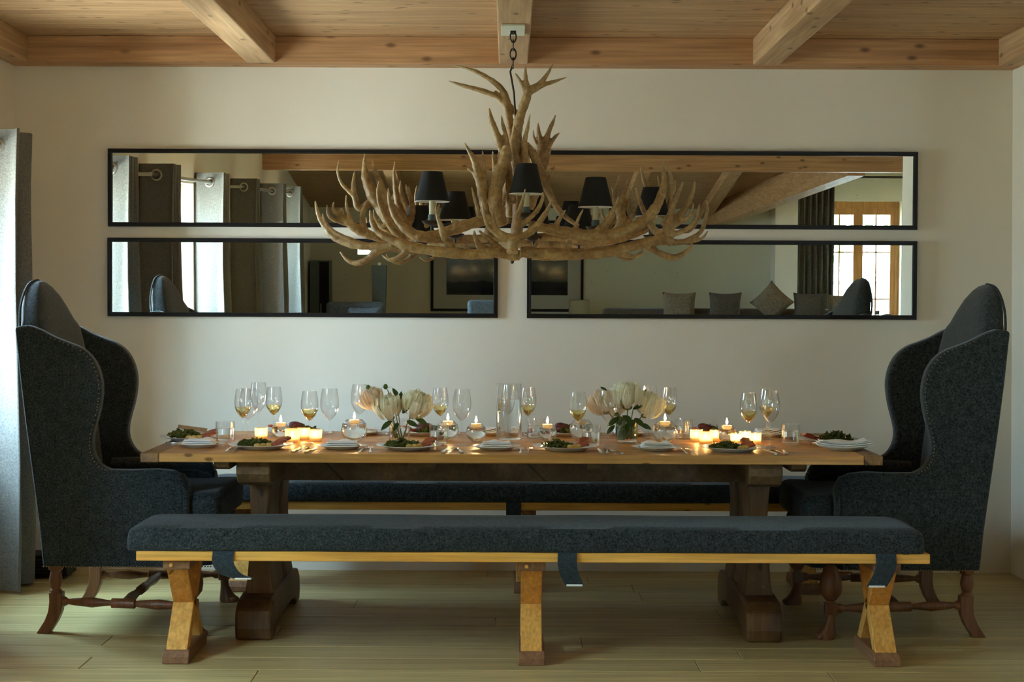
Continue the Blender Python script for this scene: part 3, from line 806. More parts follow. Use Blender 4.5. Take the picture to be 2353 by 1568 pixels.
        # side stretcher (turned)
        a, b = Vector((xr+.02, yr, .128)), Vector((x-.02, y, .124)); Ls = (b-a).length
        pr = [(.018, 0), (.020, .02), (.011, .035), (.015, .06), (.021, .14*Ls+.06), (.013, .40*Ls-.02), (.011, .40*Ls), (.020, .41*Ls), (.020, .59*Ls), (.011, .60*Ls), (.014, .62*Ls), (.021, .82*Ls-.02), (.012, Ls-.035), (.020, Ls-.02), (.018, Ls)]
        st = MB().lathe(pr, 14, (0, 0, 0), True, 'x')
        d = (b-a).normalized(); st.xf(Matrix.Translation(a) @ d.to_track_quat('X', 'Z').to_matrix().to_4x4())
        st.build('stretcher', 'chair_wood', r, True)
    st = MB().lathe([(.014, -.35), (.021, -.2), (.012, -.06), (.020, -.05), (.020, .05), (.012, .06), (.021, .2), (.014, .35)], 14, (.04, 0, .126), True, 'y'); st.build('cross_stretcher', 'chair_wood', r, True)
    return r
c1 = wing_chair('charcoal wing chair with its back to the curtained windows')
c2 = copy_tree(c1); c2.location = (1.642, 6.91, 0); c2.rotation_euler = (0, 0, PI)
c2['label'] = 'charcoal wing chair with its back to the plain side wall'

# ------------------------------------------------------------------ low dark box by the curtain
r = empty('floor_heater', (-2.30, 7.93, 0), 'low black heater box on the floor behind the wing chair', 'heater')
MB().box(-.16, .16, -.09, .09, .012, .115).build('casing', 'black', r, bevel=.006)
for k in range(5): MB().box(-.14, .14, -.093, -.088, .03+.015*k, .036+.015*k).build('slat', 'iron', r)
for s in (-.13, .13): MB().box(s-.012, s+.012, -.07, .07, 0, .012).build('foot', 'black', r)

# ------------------------------------------------------------------ antler chandelier
CHY = 6.95
CHX = .02
ch = empty('antler_chandelier', (CHX, CHY, 1.56), 'large antler chandelier with small black shades hanging from a chain', 'chandelier')
ORG = Vector((CHX, CHY, 1.56))
def dep(px, front, k=.34):
    t = max(0.0, 1-((px-1177)/470.0)**2)
    return front*k*math.sqrt(t)
def P3(px, py, d): return at(px, py, CHY+d)
def antler(chains, front=0.0, k=.34, d0=None, dx=0, dy=0, mirror=False, thin=1.0):
    mb = MB()
    for ch_ in chains:
        pts = []
        for q in ch_:
            px, py, rr = q[0], q[1], q[2]
            if mirror: px = 2354-px
            px += dx; py += dy
            d = (d0 if d0 is not None else dep(px, front, k)) + (q[3] if len(q) > 3 else 0)
            p = P3(px, py, d) - ORG
            pts.append((p.x, p.y, p.z, rr/532.0*thin))
        sp = crspline(pts, 6)
        rad = []
        for i, s in enumerate(sp):
            rad.append(max(.0016, s[3]*(1+.07*math.sin(i*1.9+px)+.05*math.sin(i*.77))))
        mb.tube([s[:3] for s in sp], rad, 10)
    o = mb.build('antler', 'antler', ch, True)
    rm = o.modifiers.new('grow_together', 'REMESH'); rm.mode = 'VOXEL'; rm.voxel_size = .0042; rm.use_smooth_shade = True
    sm = o.modifiers.new('smooth', 'SMOOTH'); sm.factor = .5; sm.iterations = 3
    return o
# towards the curtained side
antler([[(1150,580,10),(1085,583,11),(1020,580,12),(940,566,12),(895,548,10),(868,532,8),(855,508,6.5),(850,482,2)],
        [(940,572,7),(915,592,6),(895,597,4.5),(877,586,2)]], -1)
antler([[(960,568,9),(925,565,10),(890,568,10),(862,582,8.5),(838,600,7.5),(815,605,6.5),(795,595,4.5),(781,578,2)],
        [(900,566,9),(840,566,10),(795,558,9),(765,543,8),(742,515,6.5),(730,488,5),(724,460,1.8)],
        [(830,562,7),(790,545,6),(768,533,5),(750,514,4),(741,490,1.8)]], -1, .22)
antler([[(1130,503,11),(1080,515,13),(1040,528,13),(985,545,13),(945,535,12),(918,512,9),(902,485,7),(895,460,5),(892,431,1.8)],
        [(1042,572,8,-.06),(1022,548,8,-.08),(1013,520,6.5,-.09),(1006,500,4.5,-.09),(1001,480,2,-.09)]], -1, .26)
antler([[(930,548,11),(905,520,14),(880,485,15),(858,450,15),(843,415,12),(838,385,7),(839,352,1.8)],
        [(850,465,9),(825,480,8),(815,450,7),(812,425,5.5),(815,393,2)],
        [(815,452,6),(798,436,5),(784,420,4),(776,395,3.2),(779,368,1.6)],
        [(925,510,9),(888,455,9),(870,412,7.5),(859,385,5),(855,364,2)]], 0, d0=.02)
antler([[(930,556,9),(900,525,8),(882,495,7),(872,465,5.5),(868,440,4),(871,415,1.8)], [(890,510,6),(878,520,5),(862,505,4),(858,480,1.8)]], -1, .14)
antler([[(1000,540,9),(975,520,8),(962,490,6),(955,455,4),(958,425,1.8)], [(965,500,5),(975,475,4),(985,455,1.8)]], 1, .2)
antler([[(1360,548,9),(1390,530,8),(1410,505,6.5),(1425,475,5),(1432,440,1.8)], [(1400,520,6),(1385,495,4.5),(1382,470,1.8)]], 1, .2)
antler([[(955,545,12),(935,520,12),(918,480,11),(910,440,7),(906,405,4.5),(907,370,1.8)],
        [(940,520,9),(948,490,8),(946,462,6),(938,428,2)],
        [(960,540,10),(985,510,8),(1000,490,5),(1010,470,2)]], 1, .15)
antler([[(890,550,10),(850,540,11),(818,525,11),(795,507,9),(775,492,6.5),(765,480,4.5),(768,463,1.8)],
        [(812,520,7),(803,495,5.5),(796,470,4),(796,447,1.6)], [(800,515,6),(765,505,4.5),(753,490,3.5),(752,469,1.6)],
        [(840,535,8),(832,500,7),(838,478,5),(842,462,2)], [(775,494,5),(785,480,3),(790,492,2)]], 0, d0=-.06)
# centre front
antler([[(1134,469,2),(1133,500,4.5),(1140,525,6),(1155,540,8),(1178,548,10),(1203,543,9),(1228,525,8),(1247,500,6.5),(1260,478,4.5),(1269,457,2)],
        [(1178,546,11),(1178,565,13),(1177,584,12)],
        [(1165,552,7),(1128,528,5.5),(1114,500,4.2),(1107,461,1.8)]], 0, d0=-.36)
antler([[(1185,540,9),(1186,515,9),(1190,495,6.5),(1200,465,4.5),(1207,434,2)], [(1195,520,7),(1222,497,6),(1238,478,5.5),(1247,455,4),(1246,440,2)]], 0, d0=-.31)
antler([[(1195,588,11),(1165,585,12),(1130,578,11),(1105,568,9),(1093,548,5.5),(1089,529,2)], [(1160,582,8),(1135,560,7),(1118,545,5),(1100,530,3)], [(1180,586,9),(1215,580,8),(1228,568,6),(1240,548,3)]], 0, d0=-.28)
# centre column
antler([[(1186,560,13),(1190,480,13),(1192,400,13),(1186,330,13),(1190,290,12.5),(1197,262,11),(1210,225,10.5),(1215,205,9)],
        [(1213,212,8),(1208,180,5.5),(1207,149,1.8)], [(1210,215,6),(1198,190,4.5),(1184,168,2)],
        [(1215,208,8.5),(1240,192,6.5),(1258,170,4.5),(1271,146,1.8)], [(1218,212,7),(1250,195,5.5),(1275,187,4.2),(1303,177,1.6)]], 0, d0=0)
antler([[(1172,500,11),(1176,400,11),(1176,330,10.5),(1172,285,10),(1165,250,9.5),(1160,228,8.5)],
        [(1165,246,7.5),(1140,222,6.5),(1105,208,6.5),(1065,197,4.8),(1030,186,1.8)],
        [(1168,244,8),(1157,210,7.5),(1130,185,6.5),(1095,165,5),(1065,155,3.4),(1041,150,1.6)],
        [(1194,268,7),(1170,240,5.5),(1150,218,3.5),(1136,207,1.8)]], 0, d0=.06)
antler([[(1176,470,11),(1168,400,11),(1160,365,11),(1150,330,10),(1138,300,8),(1129,275,6.5),(1124,248,2)], [(1172,370,7),(1162,310,5.5),(1155,285,4.2),(1153,265,1.6)]], 0, d0=-.08)
antler([[(1215,480,12),(1228,440,14),(1238,400,15),(1245,360,16),(1248,332,13)],
        [(1252,330,8),(1262,300,6),(1270,282,4.5),(1277,263,1.8)], [(1252,350,8),(1268,325,5.5),(1278,312,4),(1287,305,1.8)],
        [(1244,335,7),(1238,305,5.5),(1236,281,1.8)], [(1238,340,5),(1227,317,3.5),(1226,298,1.6)], [(1262,340,5),(1258,365,6),(1250,390,5)]], 0, d0=.10)
antler([[(1200,420,9),(1205,365,9),(1205,330,7),(1212,295,4.5),(1218,261,1.8)], [(1190,430,12),(1183,370,12),(1179,330,9),(1183,288,2)]], 0, d0=-.03)
antler([[(1205,330,8),(1218,345,10),(1232,370,11),(1245,400,10),(1258,435,9),(1275,470,8),(1297,497,6.5),(1330,520,5)], [(1255,430,6),(1262,410,4),(1275,380,1.8)]], 0, d0=.02)
antler([[(1155,520,14),(1140,480,16),(1138,450,16),(1148,400,15),(1160,360,13),(1165,335,9)], [(1145,440,9),(1138,395,7),(1132,347,2)],
        [(1158,400,8),(1150,375,6),(1146,350,3)]], 0, d0=-.14)
antler([[(1110,512,13),(1118,480,15),(1110,440,14),(1100,400,11),(1088,365,7.5),(1078,348,5),(1067,328,1.8)], [(1112,420,6),(1112,375,4.5),(1108,345,1.6)],
        [(1110,440,8),(1090,398,6),(1073,387,2.5)], [(1105,505,6,-.1),(1096,475,4.5,-.12),(1088,447,3.4,-.12),(1084,429,1.6,-.12)]], 0, d0=-.10)
antler([[(1120,540,10),(1135,500,11),(1150,470,10),(1165,440,10),(1172,400,9)], [(1130,505,7),(1118,470,6),(1122,430,2)]], 0, d0=.16)
# towards the plain side wall
antler([[(1215,515,9),(1265,528,12),(1320,537,13),(1380,541,13),(1440,530,13),(1480,508,13),(1505,480,12),(1519,450,10),(1526,415,7),(1523,371,1.8)],
        [(1272,528,7),(1285,505,5.5),(1300,482,1.8)], [(1320,532,5),(1328,505,4.2),(1340,481,1.8)], [(1365,540,9),(1392,510,7),(1410,480,5.5),(1422,451,2)]], -1, .27)
antler([[(1195,578,12),(1250,583,13),(1320,585,13),(1390,580,12),(1450,566,11.5),(1500,553,11),(1530,543,10)],
        [(1300,582,7),(1310,552,6)], [(1400,580,7),(1440,588,5.5),(1465,588,4.5),(1487,577,2)],
        [(1480,560,11),(1487,560,13),(1494,560,10)]], -1, .3)
antler([[(1480,562,8),(1515,582,8),(1545,592,8),(1568,585,6.5),(1584,572,5),(1591,563,3)], [(1490,558,9),(1525,555,9),(1560,557,7),(1590,548,6.5),(1612,530,5.5),(1622,500,5),(1626,480,4),(1623,459,1.6)],
        [(1570,556,6),(1610,550,4.2),(1627,530,1.6)]], -1, .16)
antler([[(1545,560,10),(1528,546,10),(1505,530,9),(1488,505,7),(1473,470,6),(1466,450,4.5),(1461,431,1.8)],
        [(1530,540,11),(1534,515,10),(1541,490,7.5),(1552,460,5.5),(1562,438,4.2),(1570,418,1.8)],
        [(1536,530,11),(1552,505,10),(1571,485,8),(1585,460,6.5),(1593,440,4.5),(1597,416,1.8)],
        [(1545,520,7),(1580,501,5),(1590,485,4.2),(1594,466,1.6)], [(1540,540,7),(1570,531,6),(1592,515,5.5),(1602,490,4.2),(1608,468,1.6)]], 0, d0=-.12)
antler([[(1525,520,9),(1535,490,7),(1541,455,5.5),(1543,420,5.5),(1539,395,4.2),(1532,372,1.6)], [(1535,490,5),(1540,455,4.2),(1550,440,3.4),(1553,415,1.6)],
        [(1515,500,7),(1519,460,6),(1515,430,4.5),(1511,404,1.6)], [(1560,530,6),(1585,530,5),(1605,505,3.5),(1619,481,1.6)]], 0, d0=.05)
antler([[(1400,545,12),(1425,520,12),(1428,480,10),(1432,445,6),(1442,414,1.8)], [(1428,500,6),(1438,470,4),(1447,452,1.6)], [(1425,525,9),(1440,512,6.5),(1462,480,5.5),(1487,442,1.8)],
        [(1422,490,8),(1412,460,6),(1416,430,5),(1424,401,1.6)]], 0, d0=.08)
antler([[(1440,540,11),(1475,500,10),(1492,450,8),(1482,420,6.5),(1471,383,1.8)], [(1440,545,10),(1390,552,11),(1330,552,11),(1270,545,10),(1210,545,9)]], 1, .25)
# the rear half of the ring
antler([[(1180,545,10),(1110,548,11),(1040,552,11),(960,548,10),(900,535,9),(870,515,6),(858,490,2)], [(1040,548,7),(1060,530,6),(1070,505,2)], [(960,545,7),(975,525,5),(985,500,2)]], 1, .34)
antler([[(1178,562,10),(1250,562,11),(1330,560,11),(1410,552,10),(1470,535,8),(1500,515,6),(1510,490,2)], [(1250,558,7),(1262,535,5),(1258,512,2)], [(1345,556,7),(1368,535,6),(1375,508,2)]], 1, .36)
# hub under the rosette and finial
MB().lathe([(.012, 0), (.030, .01), (.036, .03), (.02, .06)], 16, tuple(P3(1177, 600, -.02)-ORG)).build('hub', 'antler', ch, True)
MB().lathe([(.003, -.016), (.008, -.01), (.009, 0), (.005, .006)], 10, tuple(P3(1177, 598, -.02)-ORG)).build('finial', 'iron', ch, True)
# shaded candle lamps
def lamp(px, ytop, d, dz=0.0):
    p = P3(px, ytop, d) - ORG
    x, y, z = p
    MB().lathe([(.043, 0), (.0735, -.126), (.0725, -.126), (.042, 0)], 28, (x, y, z), False).build('lamp_shade', 'black_soft', ch, True)
    MB().lathe([(.0405, -.004), (.071, -.1255)], 28, (x, y, z), False).build('shade_lining', 'white_in', ch, True)
    MB().torus((x, y, z-.126), .0732, .0014, 'z', 28, 6).build('shade_rim', 'white_in', ch, True)
    MB().lathe([(.0125, -.03-dz), (.0125, -.185)], 16, (x, y, z+dz)).build('candle_sleeve', 'cream', ch, True)
    MB().lathe([(.015, -.18), (.017, -.185), (.017, -.21), (.012, -.214)], 16, (x, y, z+dz)).build('socket', 'teal', ch, True)
    MB().lathe([(.010, -.212), (.034, -.214), (.042, -.207), (.043, -.209), (.034, -.220), (.008, -.230)], 20, (x, y, z+dz)).build('drip_pan', 'iron', ch, True)
    MB().tube([(x, y, z+dz-.225), (x, y, z+dz-.247)], .006, 8).build('lamp_stem', 'iron', ch, True)
for a in ((993, 395, -.16), (1210, 377, -.20), (1369, 408, -.14), (1046, 441, .22, .02), (1500, 431, .06), (1330, 470, .26, .045), (962, 473, .18, .045), (1226, 452, .24, .03)):
    lamp(*a)
# chain and ceiling plate
pl = at(1177, 70, 7.0)
MB().box(.02-.051, .02+.051, -.12, .14, 2.544-.010, 2.544-.001).shift((-CHX, 0, -1.56)).build('ceiling_plate', 'plate_white', ch, bevel=.002)
zt, i = 2.537, 0
MB().torus((0, 0, zt-1.56-.008), .010, .003, 'y').build('hook', 'iron', ch, True)
z = zt - .030
while z > 2.37:
    ln = MB().torus((0, 0, 0), .013, .0030, 'z', 16, 6, 1.75)
    ln.xf(Matrix.Translation((0, 0, z-1.56)) @ Matrix.Rotation(PI/2, 4, 'X') if i % 2 == 0 else Matrix.Translation((0, 0, z-1.56)) @ Matrix.Rotation(PI/2, 4, 'Z') @ Matrix.Rotation(PI/2, 4, 'X'))
    ln.build('chain_link', 'iron', ch, True); z -= .0375; i += 1
MB().tube([(0, 0, z+.03-1.56), (-.012, 0, z-1.56), (.004, 0, z-.09-1.56), (.012, 0, 2.16-1.56), (.004, 0, 1.95-1.56)], .0042, 8).build('flex', 'iron', ch, True)

# ------------------------------------------------------------------ things on the table
TOP = TZ + .0005
def on_table(px, Y):
    u = px - CX
    v = (H-TOP)*F/Y
    return Vector(((u + TH*v)*Y/F, Y, TOP))

def place(proto_fn, cache={}):
    """first call builds, later calls copy"""
    def f(loc, label, cat, group=None, rz=0, scale=None):
        key = proto_fn.__name__
        if key not in cache:
            o = proto_fn(); cache[key] = o
        else: o = copy_tree(cache[key])
        o.location = loc; o.rotation_euler = (0, 0, rz)
        if scale: o.scale = (scale, scale, scale)
        tag(o, label, cat, group); return o
    return f

def bowl_profile(s, t=.0011):
    # stemmed glass: foot, stem, bowl (outer then inner)
    outer = [(.0335, 0), (.0335, .0012), (.020, .0035), (.006, .009), (.0036, .02), (.0033, .085), (.0045, .094), (.012, .103), (.024, .118), (.0345, .139), (.0375, .158), (.0365, .180), (.0325, .206), (.0300, .222)]
    inner = [(r-t, z+.0006) for r, z in reversed(outer[8:])] + [(.011, .1055), (.003, .0985), (.0004, .0975)]
    return [(r*s, z*s) for r, z in outer + inner]
def wine_glass():
    r = empty('wine_glass', (0, 0, 0))
    MB().lathe(bowl_profile(1.0), 28, cap=True).build('glass', 'glass', r, True)
    wn = [(.0005, .0985), (.0028, .0995), (.0106, .1065), (.0225, .1185), (.0330, .1390), (.0345, .1455), (.0005, .1457)]
    MB().lathe(wn, 28).build('wine', 'wine', r, True)
    return r
def water_glass():
    r = empty('empty_wine_glass', (0, 0, 0))
    MB().lathe(bowl_profile(1.06), 28, cap=True).build('glass', 'glass', r, True)
    return r
def tumbler():
    r = empty('water_tumbler', (0, 0, 0))
    MB().lathe([(.0345, 0), (.0375, .002), (.0400, .088), (.0385, .088), (.0360, .009), (.0005, .008)], 28).build('glass', 'glass', r, True)
    MB().lathe([(.0005, .0085), (.0355, .0095), (.0375, .058), (.0005, .0582)], 28).build('water', 'water', r, True)
    return r
WINE = place(wine_glass); EMPT = place(water_glass); TUMB = place(tumbler)
WL = 'stemmed glass part filled with white wine'
for px, Y in ((558, 6.92), (629, 7.09), (711, 6.78), (1011, 7.09), (1213, 7.12), (1328, 6.80), (1537, 7.20), (1720, 6.78), (1762, 7.10)):
    WINE(on_table(px, Y), WL, 'wine glass', 'glasses of white wine on the table')
for px, Y in ((571, 6.74), (594, 7.22), (757, 6.74), (826, 7.10), (1061, 6.74), (1171, 7.12), (1397, 6.72), (1491, 7.10), (1770, 6.72)):
    EMPT(on_table(px, Y), 'tall empty stemmed wine glass', 'wine glass', 'empty wine glasses on the table')
for px, Y in ((517, 6.86), (1008, 6.76), (1231, 7.08), (1358, 6.74), (1571, 7.10), (1816, 6.84)):
    TUMB(on_table(px, Y), 'low clear tumbler of water', 'tumbler', 'water tumblers on the table')
# water carafe
c = on_table(1169, 6.90)
r = empty('water_carafe', c, 'tall clear glass carafe of water in the middle of the table', 'carafe')
MB().lathe([(.054, 0), (.0565, .003), (.0545, .16), (.053, .235), (.0545, .252), (.0525, .252), (.0508, .235), (.0520, .16), (.0530, .014), (.0005, .012)], 36).build('glass', 'glass', r, True)
MB().lathe([(.0005, .0125), (.0525, .0145), (.0515, .16), (.0505, .186), (.0005, .1862)], 36).build('water', 'water', r, True)

# floating candle bowls
def flame_mesh(z, s=1.0):
    return MB().lathe([(.0004*s, z), (.0032*s, z+.003*s), (.0045*s, z+.008*s), (.0034*s, z+.014*s), (.0016*s, z+.020*s), (.0002*s, z+.025*s)], 10)
def globe(R):
    def bowl():
        r = empty('candle_bowl', (0, 0, 0))
        pr, pi = [], []
        for i in range(15):
            t = math.radians(22 + (180-22-38)*i/14)
            pr.append((R*math.sin(t), R*1.0 - R*math.cos(t) - R*(1-math.cos(math.radians(22)))))
        z0 = pr[0][1]
        outer = [(q[0], q[1]-z0) for q in pr]
        inner = [(max(q[0]-.0012, .0005), q[1]+.0008) for q in reversed(outer)] + [(.0005, .0035)]
        MB().lathe(outer+inner, 30).build('glass', 'glass', r, True)
        lvl = outer[-1][1]*.84
        wt = [(.0005, .0042)] + [(max(q[0]-.0022, .001), q[1]+.004) for q in outer if q[1] < lvl-.006]
        wt += [(wt[-1][0]*1.0, lvl), (.0005, lvl+.0002)]
        MB().lathe(wt, 30).build('water', 'water', r, True)
        r['lvl'] = lvl
        return r
    bowl.__name__ = 'bowl%d' % int(R*10000); return bowl
def floating_candle():
    r = empty('floating_candle', (0, 0, 0))
    MB().lathe([(.010, -.006), (.018, -.002), (.0225, .006), (.0225, .012), (.0205, .0135), (.0005, .0125)], 20).build('wax', 'wax', r, True)
    MB().tube([(0, 0, .012), (.0003, 0, .019)], .0007, 6).build('wick', 'black', r)
    flame_mesh(.017, 1.15).build('flame', 'flame', r, True)
    return r
def unlit_candle():
    r = empty('floating_candle', (0, 0, 0))
    MB().lathe([(.010, -.006), (.018, -.002), (.0225, .006), (.0225, .012), (.0205, .0135), (.0005, .0125)], 20).build('wax', 'wax', r, True)
    MB().tube([(0, 0, .012), (.0003, 0, .019)], .0007, 6).build('wick', 'black', r)
    return r
FC = place(floating_candle); UC = place(unlit_candle)
for px, Y, R, lit, lab in ((814, 6.88, .056, 1, 0), (645, 7.00, .040, 1, 1), (1029, 6.98, .048, 1, 0), (1094, 6.92, .044, 1, 1), (1258, 6.96, .041, 1, 1), (1336, 6.98, .053, 0, 2), (1528, 6.88, .055, 1, 0), (1670, 6.94, .041, 1, 1)):
    BW = place(globe(R))
    p = on_table(px, Y)
    lb = ('large round glass bowl with a lit floating candle', 'small round glass bowl with a lit floating candle', 'round glass bowl with an unlit floating candle')[lab]
    b = BW(p, lb, 'candle bowl', 'glass bowls for floating candles')
    lvl = .84*R*(math.cos(math.radians(22))-math.cos(math.radians(142)))
    if lit: FC(p+Vector((0, 0, lvl+.0015)), 'lit white floating candle in a %s glass bowl' % ('large' if lab == 0 else 'small'), 'candle', 'floating candles')
    else: UC(p+Vector((0, 0, lvl+.0015)), 'unlit white floating candle in a glass bowl', 'candle')
# votives
def votive():
    r = empty('votive_holder', (0, 0, 0))
    MB().lathe([(.024, 0), (.0265, .002), (.0285, .052), (.0265, .052), (.0245, .006), (.0005, .005)], 24).build('glass', 'votive', r, True)
    return r
def tea_light():
    r = empty('tea_light', (0, 0, 0))
    MB().lathe([(.0190, 0), (.0190, .015), (.0182, .0155), (.0005, .0145)], 20).build('wax', 'wax', r, True)
    MB().tube([(0, 0, .014), (0, 0, .020)], .0007, 6).build('wick', 'black', r)
    flame_mesh(.018, 1.0).build('flame', 'flame', r, True)
    return r
VO = place(votive); TL = place(tea_light)
for px, Y, sc in ((600, 6.98, 1.0), (672, 6.84, 1.15), (698, 6.98, 1.0), (725, 6.90, 1.0), (1600, 6.98, 1.0), (1622, 6.84, 1.05), (1645, 6.99, .95), (1692, 6.84, .9), (1712, 6.96, .9), (1735, 6.84, .95)):
    p = on_table(px, Y)
    VO(p, 'small amber-glowing glass votive holder', 'candle holder', 'votive holders on the table', 0, sc)
    TL(p+Vector((0, 0, .0062*sc)), 'lit tea light inside a small glass votive', 'candle', 'tea lights in votives')

# plates
def dinner_plate():
    r = empty('dinner_plate', (0, 0, 0))
    MB().lathe([(.075, 0), (.082, .002), (.092, .009), (.130, .0175), (.133, .0188), (.131, .0200), (.092, .0120), (.080, .0065), (.0005, .0060)], 40).build('plate', 'china', r, True)
    return r
def side_plate():
    r = empty('side_plate', (0, 0, 0))
    MB().lathe([(.058, 0), (.064, .002), (.074, .008), (.100, .0145), (.102, .0155), (.100, .0165), (.074, .0105), (.062, .0060), (.0005, .0055)], 36).build('plate', 'china', r, True)
    return r
DP = place(dinner_plate); SP = place(side_plate)
def meal(p, seed, tall, kind, label, rz=0):
    rnd = random.Random(seed)
    r = empty('plated_meal', p+Vector((0, 0, .0068)), label, 'food', 'plated meals', rz)
    lv = MB()
    for i in range(110):
        a, q = rnd.uniform(0, 2*PI), rnd.random()**.6*.052
        c = Vector((-.025+q*math.cos(a), .01+q*math.sin(a), rnd.uniform(.006, tall)*(1-.55*q/.052)))
        s = rnd.uniform(.008, .016)
        d = Vector((rnd.gauss(0, 1), rnd.gauss(0, 1), rnd.gauss(0, .8))).normalized(); e = d.orthogonal().normalized(); nrm = d.cross(e)
        pts = [c-d*s, c-d*s*.2+e*s*.6+nrm*s*.2, c+d*s*.6+e*s*.4, c+d*s*1.1+nrm*s*.3, c+d*s*.6-e*s*.4, c-d*s*.2-e*s*.6+nrm*s*.2]
        lv.add(pts, [(0, 1, 2, 5), (2, 3, 4, 5)])
    o = lv.build('salad_leaves', 'salad', r); o['kind'] = 'stuff'
    if kind == 'rad':
        for k in range(5):
            a = k*1.25
            MB().ball((.012*math.cos(a), .012*math.sin(a), .018+.004*k), (.022, .014, .012), 10, 6).build('radicchio_leaf', 'radicchio', r, True)
    for k in range(3):
        m = MB().prism([(-.022, -.010), (.018, -.013), (.026, .004), (.006, .014), (-.020, .010)], 'xy', 0, .007)
        m.xf(Matrix.Scale(1.3, 4) @ Matrix.Translation((.034+.010*k, -.02+.016*k, .004+.006*k)) @ Matrix.Rotation(.5*k, 4, 'Z') @ Matrix.Rotation(-.25, 4, 'Y'))
        m.build('meat_slice', 'meat', r, bevel=.002)
    for k in range(3):
        MB().ball((-.005+.017*k, -.048+.006*k, .009), (.012, .010, .009), 10, 6).build('potato', 'potato', r, True)
    if kind == 'crisp':
        m = MB().box(-.05, .05, -.014, .014, -.0015, .0015)
        m.xf(Matrix.Translation((.0, .035, .038)) @ Matrix.Rotation(.16, 4, 'Y') @ Matrix.Rotation(.35, 4, 'X')); m.build('flatbread', 'crisp', r)
    r.scale = (1.25, 1.15, 1.1)
    for o in [q for q in bpy.data.objects if q.parent == r]:
        for vtx in o.data.vertices: vtx.co.z = max(vtx.co.z, .0022)
    return r
DPL = 'white dinner plate with salad and sliced meat, on the front bench side'
FRONT_X = [(600, 6.565), (940, 6.555), (1300, 6.555), (1683, 6.545)]
for i, (px, Y) in enumerate(FRONT_X):
    p = on_table(px, Y)
    DP(p, 'white dinner plate laid on the side of the clear-standing bench', 'plate', 'dinner plates facing the clear-standing bench')
    meal(p, 10+i, .034, 'x', 'salad and sliced roast on a plate beside the clear-standing bench', .2*i)
BACKX = [-.955, -.372, .250, .895]
for i, x in enumerate(BACKX):
    p = Vector((x, 7.265, TOP))
    DP(p, 'white dinner plate laid on the side below the mirrors', 'plate', 'dinner plates facing the mirror wall bench')
    meal(p, 30+i, .038, 'rad', 'radicchio salad and roast on a plate below the mirrors', PI+.2*i)
p = on_table(440, 6.93); DP(p, 'white dinner plate at the table end towards the curtained windows', 'plate'); meal(p, 51, .040, 'crisp', 'salad with a long crisp flatbread on an end plate', .1)
p = on_table(1903, 6.93); DP(p, 'white dinner plate at the table end towards the plain wall', 'plate'); meal(p, 52, .048, 'x', 'leafy green salad and roast on the end plate by the plain wall', PI)
# side plates and napkins
def napkin(p, seed, w_=.17, d_=.075, rz=0, label='', lift=.0):
    rnd = random.Random(seed)
    r = empty('napkin', p, label, 'napkin', None, rz)
    for lay in range(4):
        rows_ = []
        for j in range(5):
            row = []
            for i in range(13):
                u, v = i/12-.5, j/4-.5
                row.append((u*w_*(1-.06*lay), v*d_, .0045*lay + lift*(abs(u)*2)**2 + .004*math.sin(u*9+seed)*(v+.5) + .0035*math.cos(v*5+lay)))
            rows_.append(row)
        mb = MB(); n = 13
        top = [q for row in rows_ for q in row]; bot = [(q[0], q[1], q[2]-.0032) for q in top]
        fs = []
        for j in range(4):
            for i in range(12):
                a = j*n+i; fs += [(a, a+1, a+n+1, a+n), (a+65, a+n+65, a+n+66, a+66)]
        for i in range(12): fs += [(i, i+65, i+66, i+1), (52+i, 53+i, 53+i+65, 52+i+65)]
        for j in range(4): fs += [(j*n, j*n+n, j*n+n+65, j*n+65), (j*n+12, j*n+12+65, j*n+n+12+65, j*n+n+12)]
        mb.add(top+bot, fs).build('fold', 'napkin', r, True)
    return r
SPF = 'white side plate bearing a folded napkin, beside the clear-standing bench'
for i, (px, Y) in enumerate(((460, 6.63), (786, 6.575), (1140, 6.57), (1508, 6.57))):
    p = on_table(px, Y)
    SP(p, SPF, 'plate', 'napkin plates facing the clear-standing bench')
    napkin(p+Vector((.0, .005, .0165)), i, .135, .09, .05*(i-1.5), 'folded white napkin on a side plate beside the clear-standing bench')['group'] = 'napkins facing the clear-standing bench'
for i, x in enumerate((-.655, -.075, .545, 1.19)):
    p = Vector((x, 7.28, TOP))
    SP(p, 'white side plate bearing a folded napkin, below the mirrors', 'plate', 'napkin plates facing the mirror wall bench')
    napkin(p+Vector((0, 0, .0165)), 9+i, .13, .09, PI+.06*i, 'folded white napkin on a side plate below the mirrors')['group'] = 'napkins facing the mirror wall bench'
p = on_table(1938, 6.62)
SP(p, 'white side plate almost hidden under a long draped napkin', 'plate')
napkin(p+Vector((0, 0, .019)), 21, .235, .10, .03, 'long white napkin drooping over its side plate at the table end', .010)

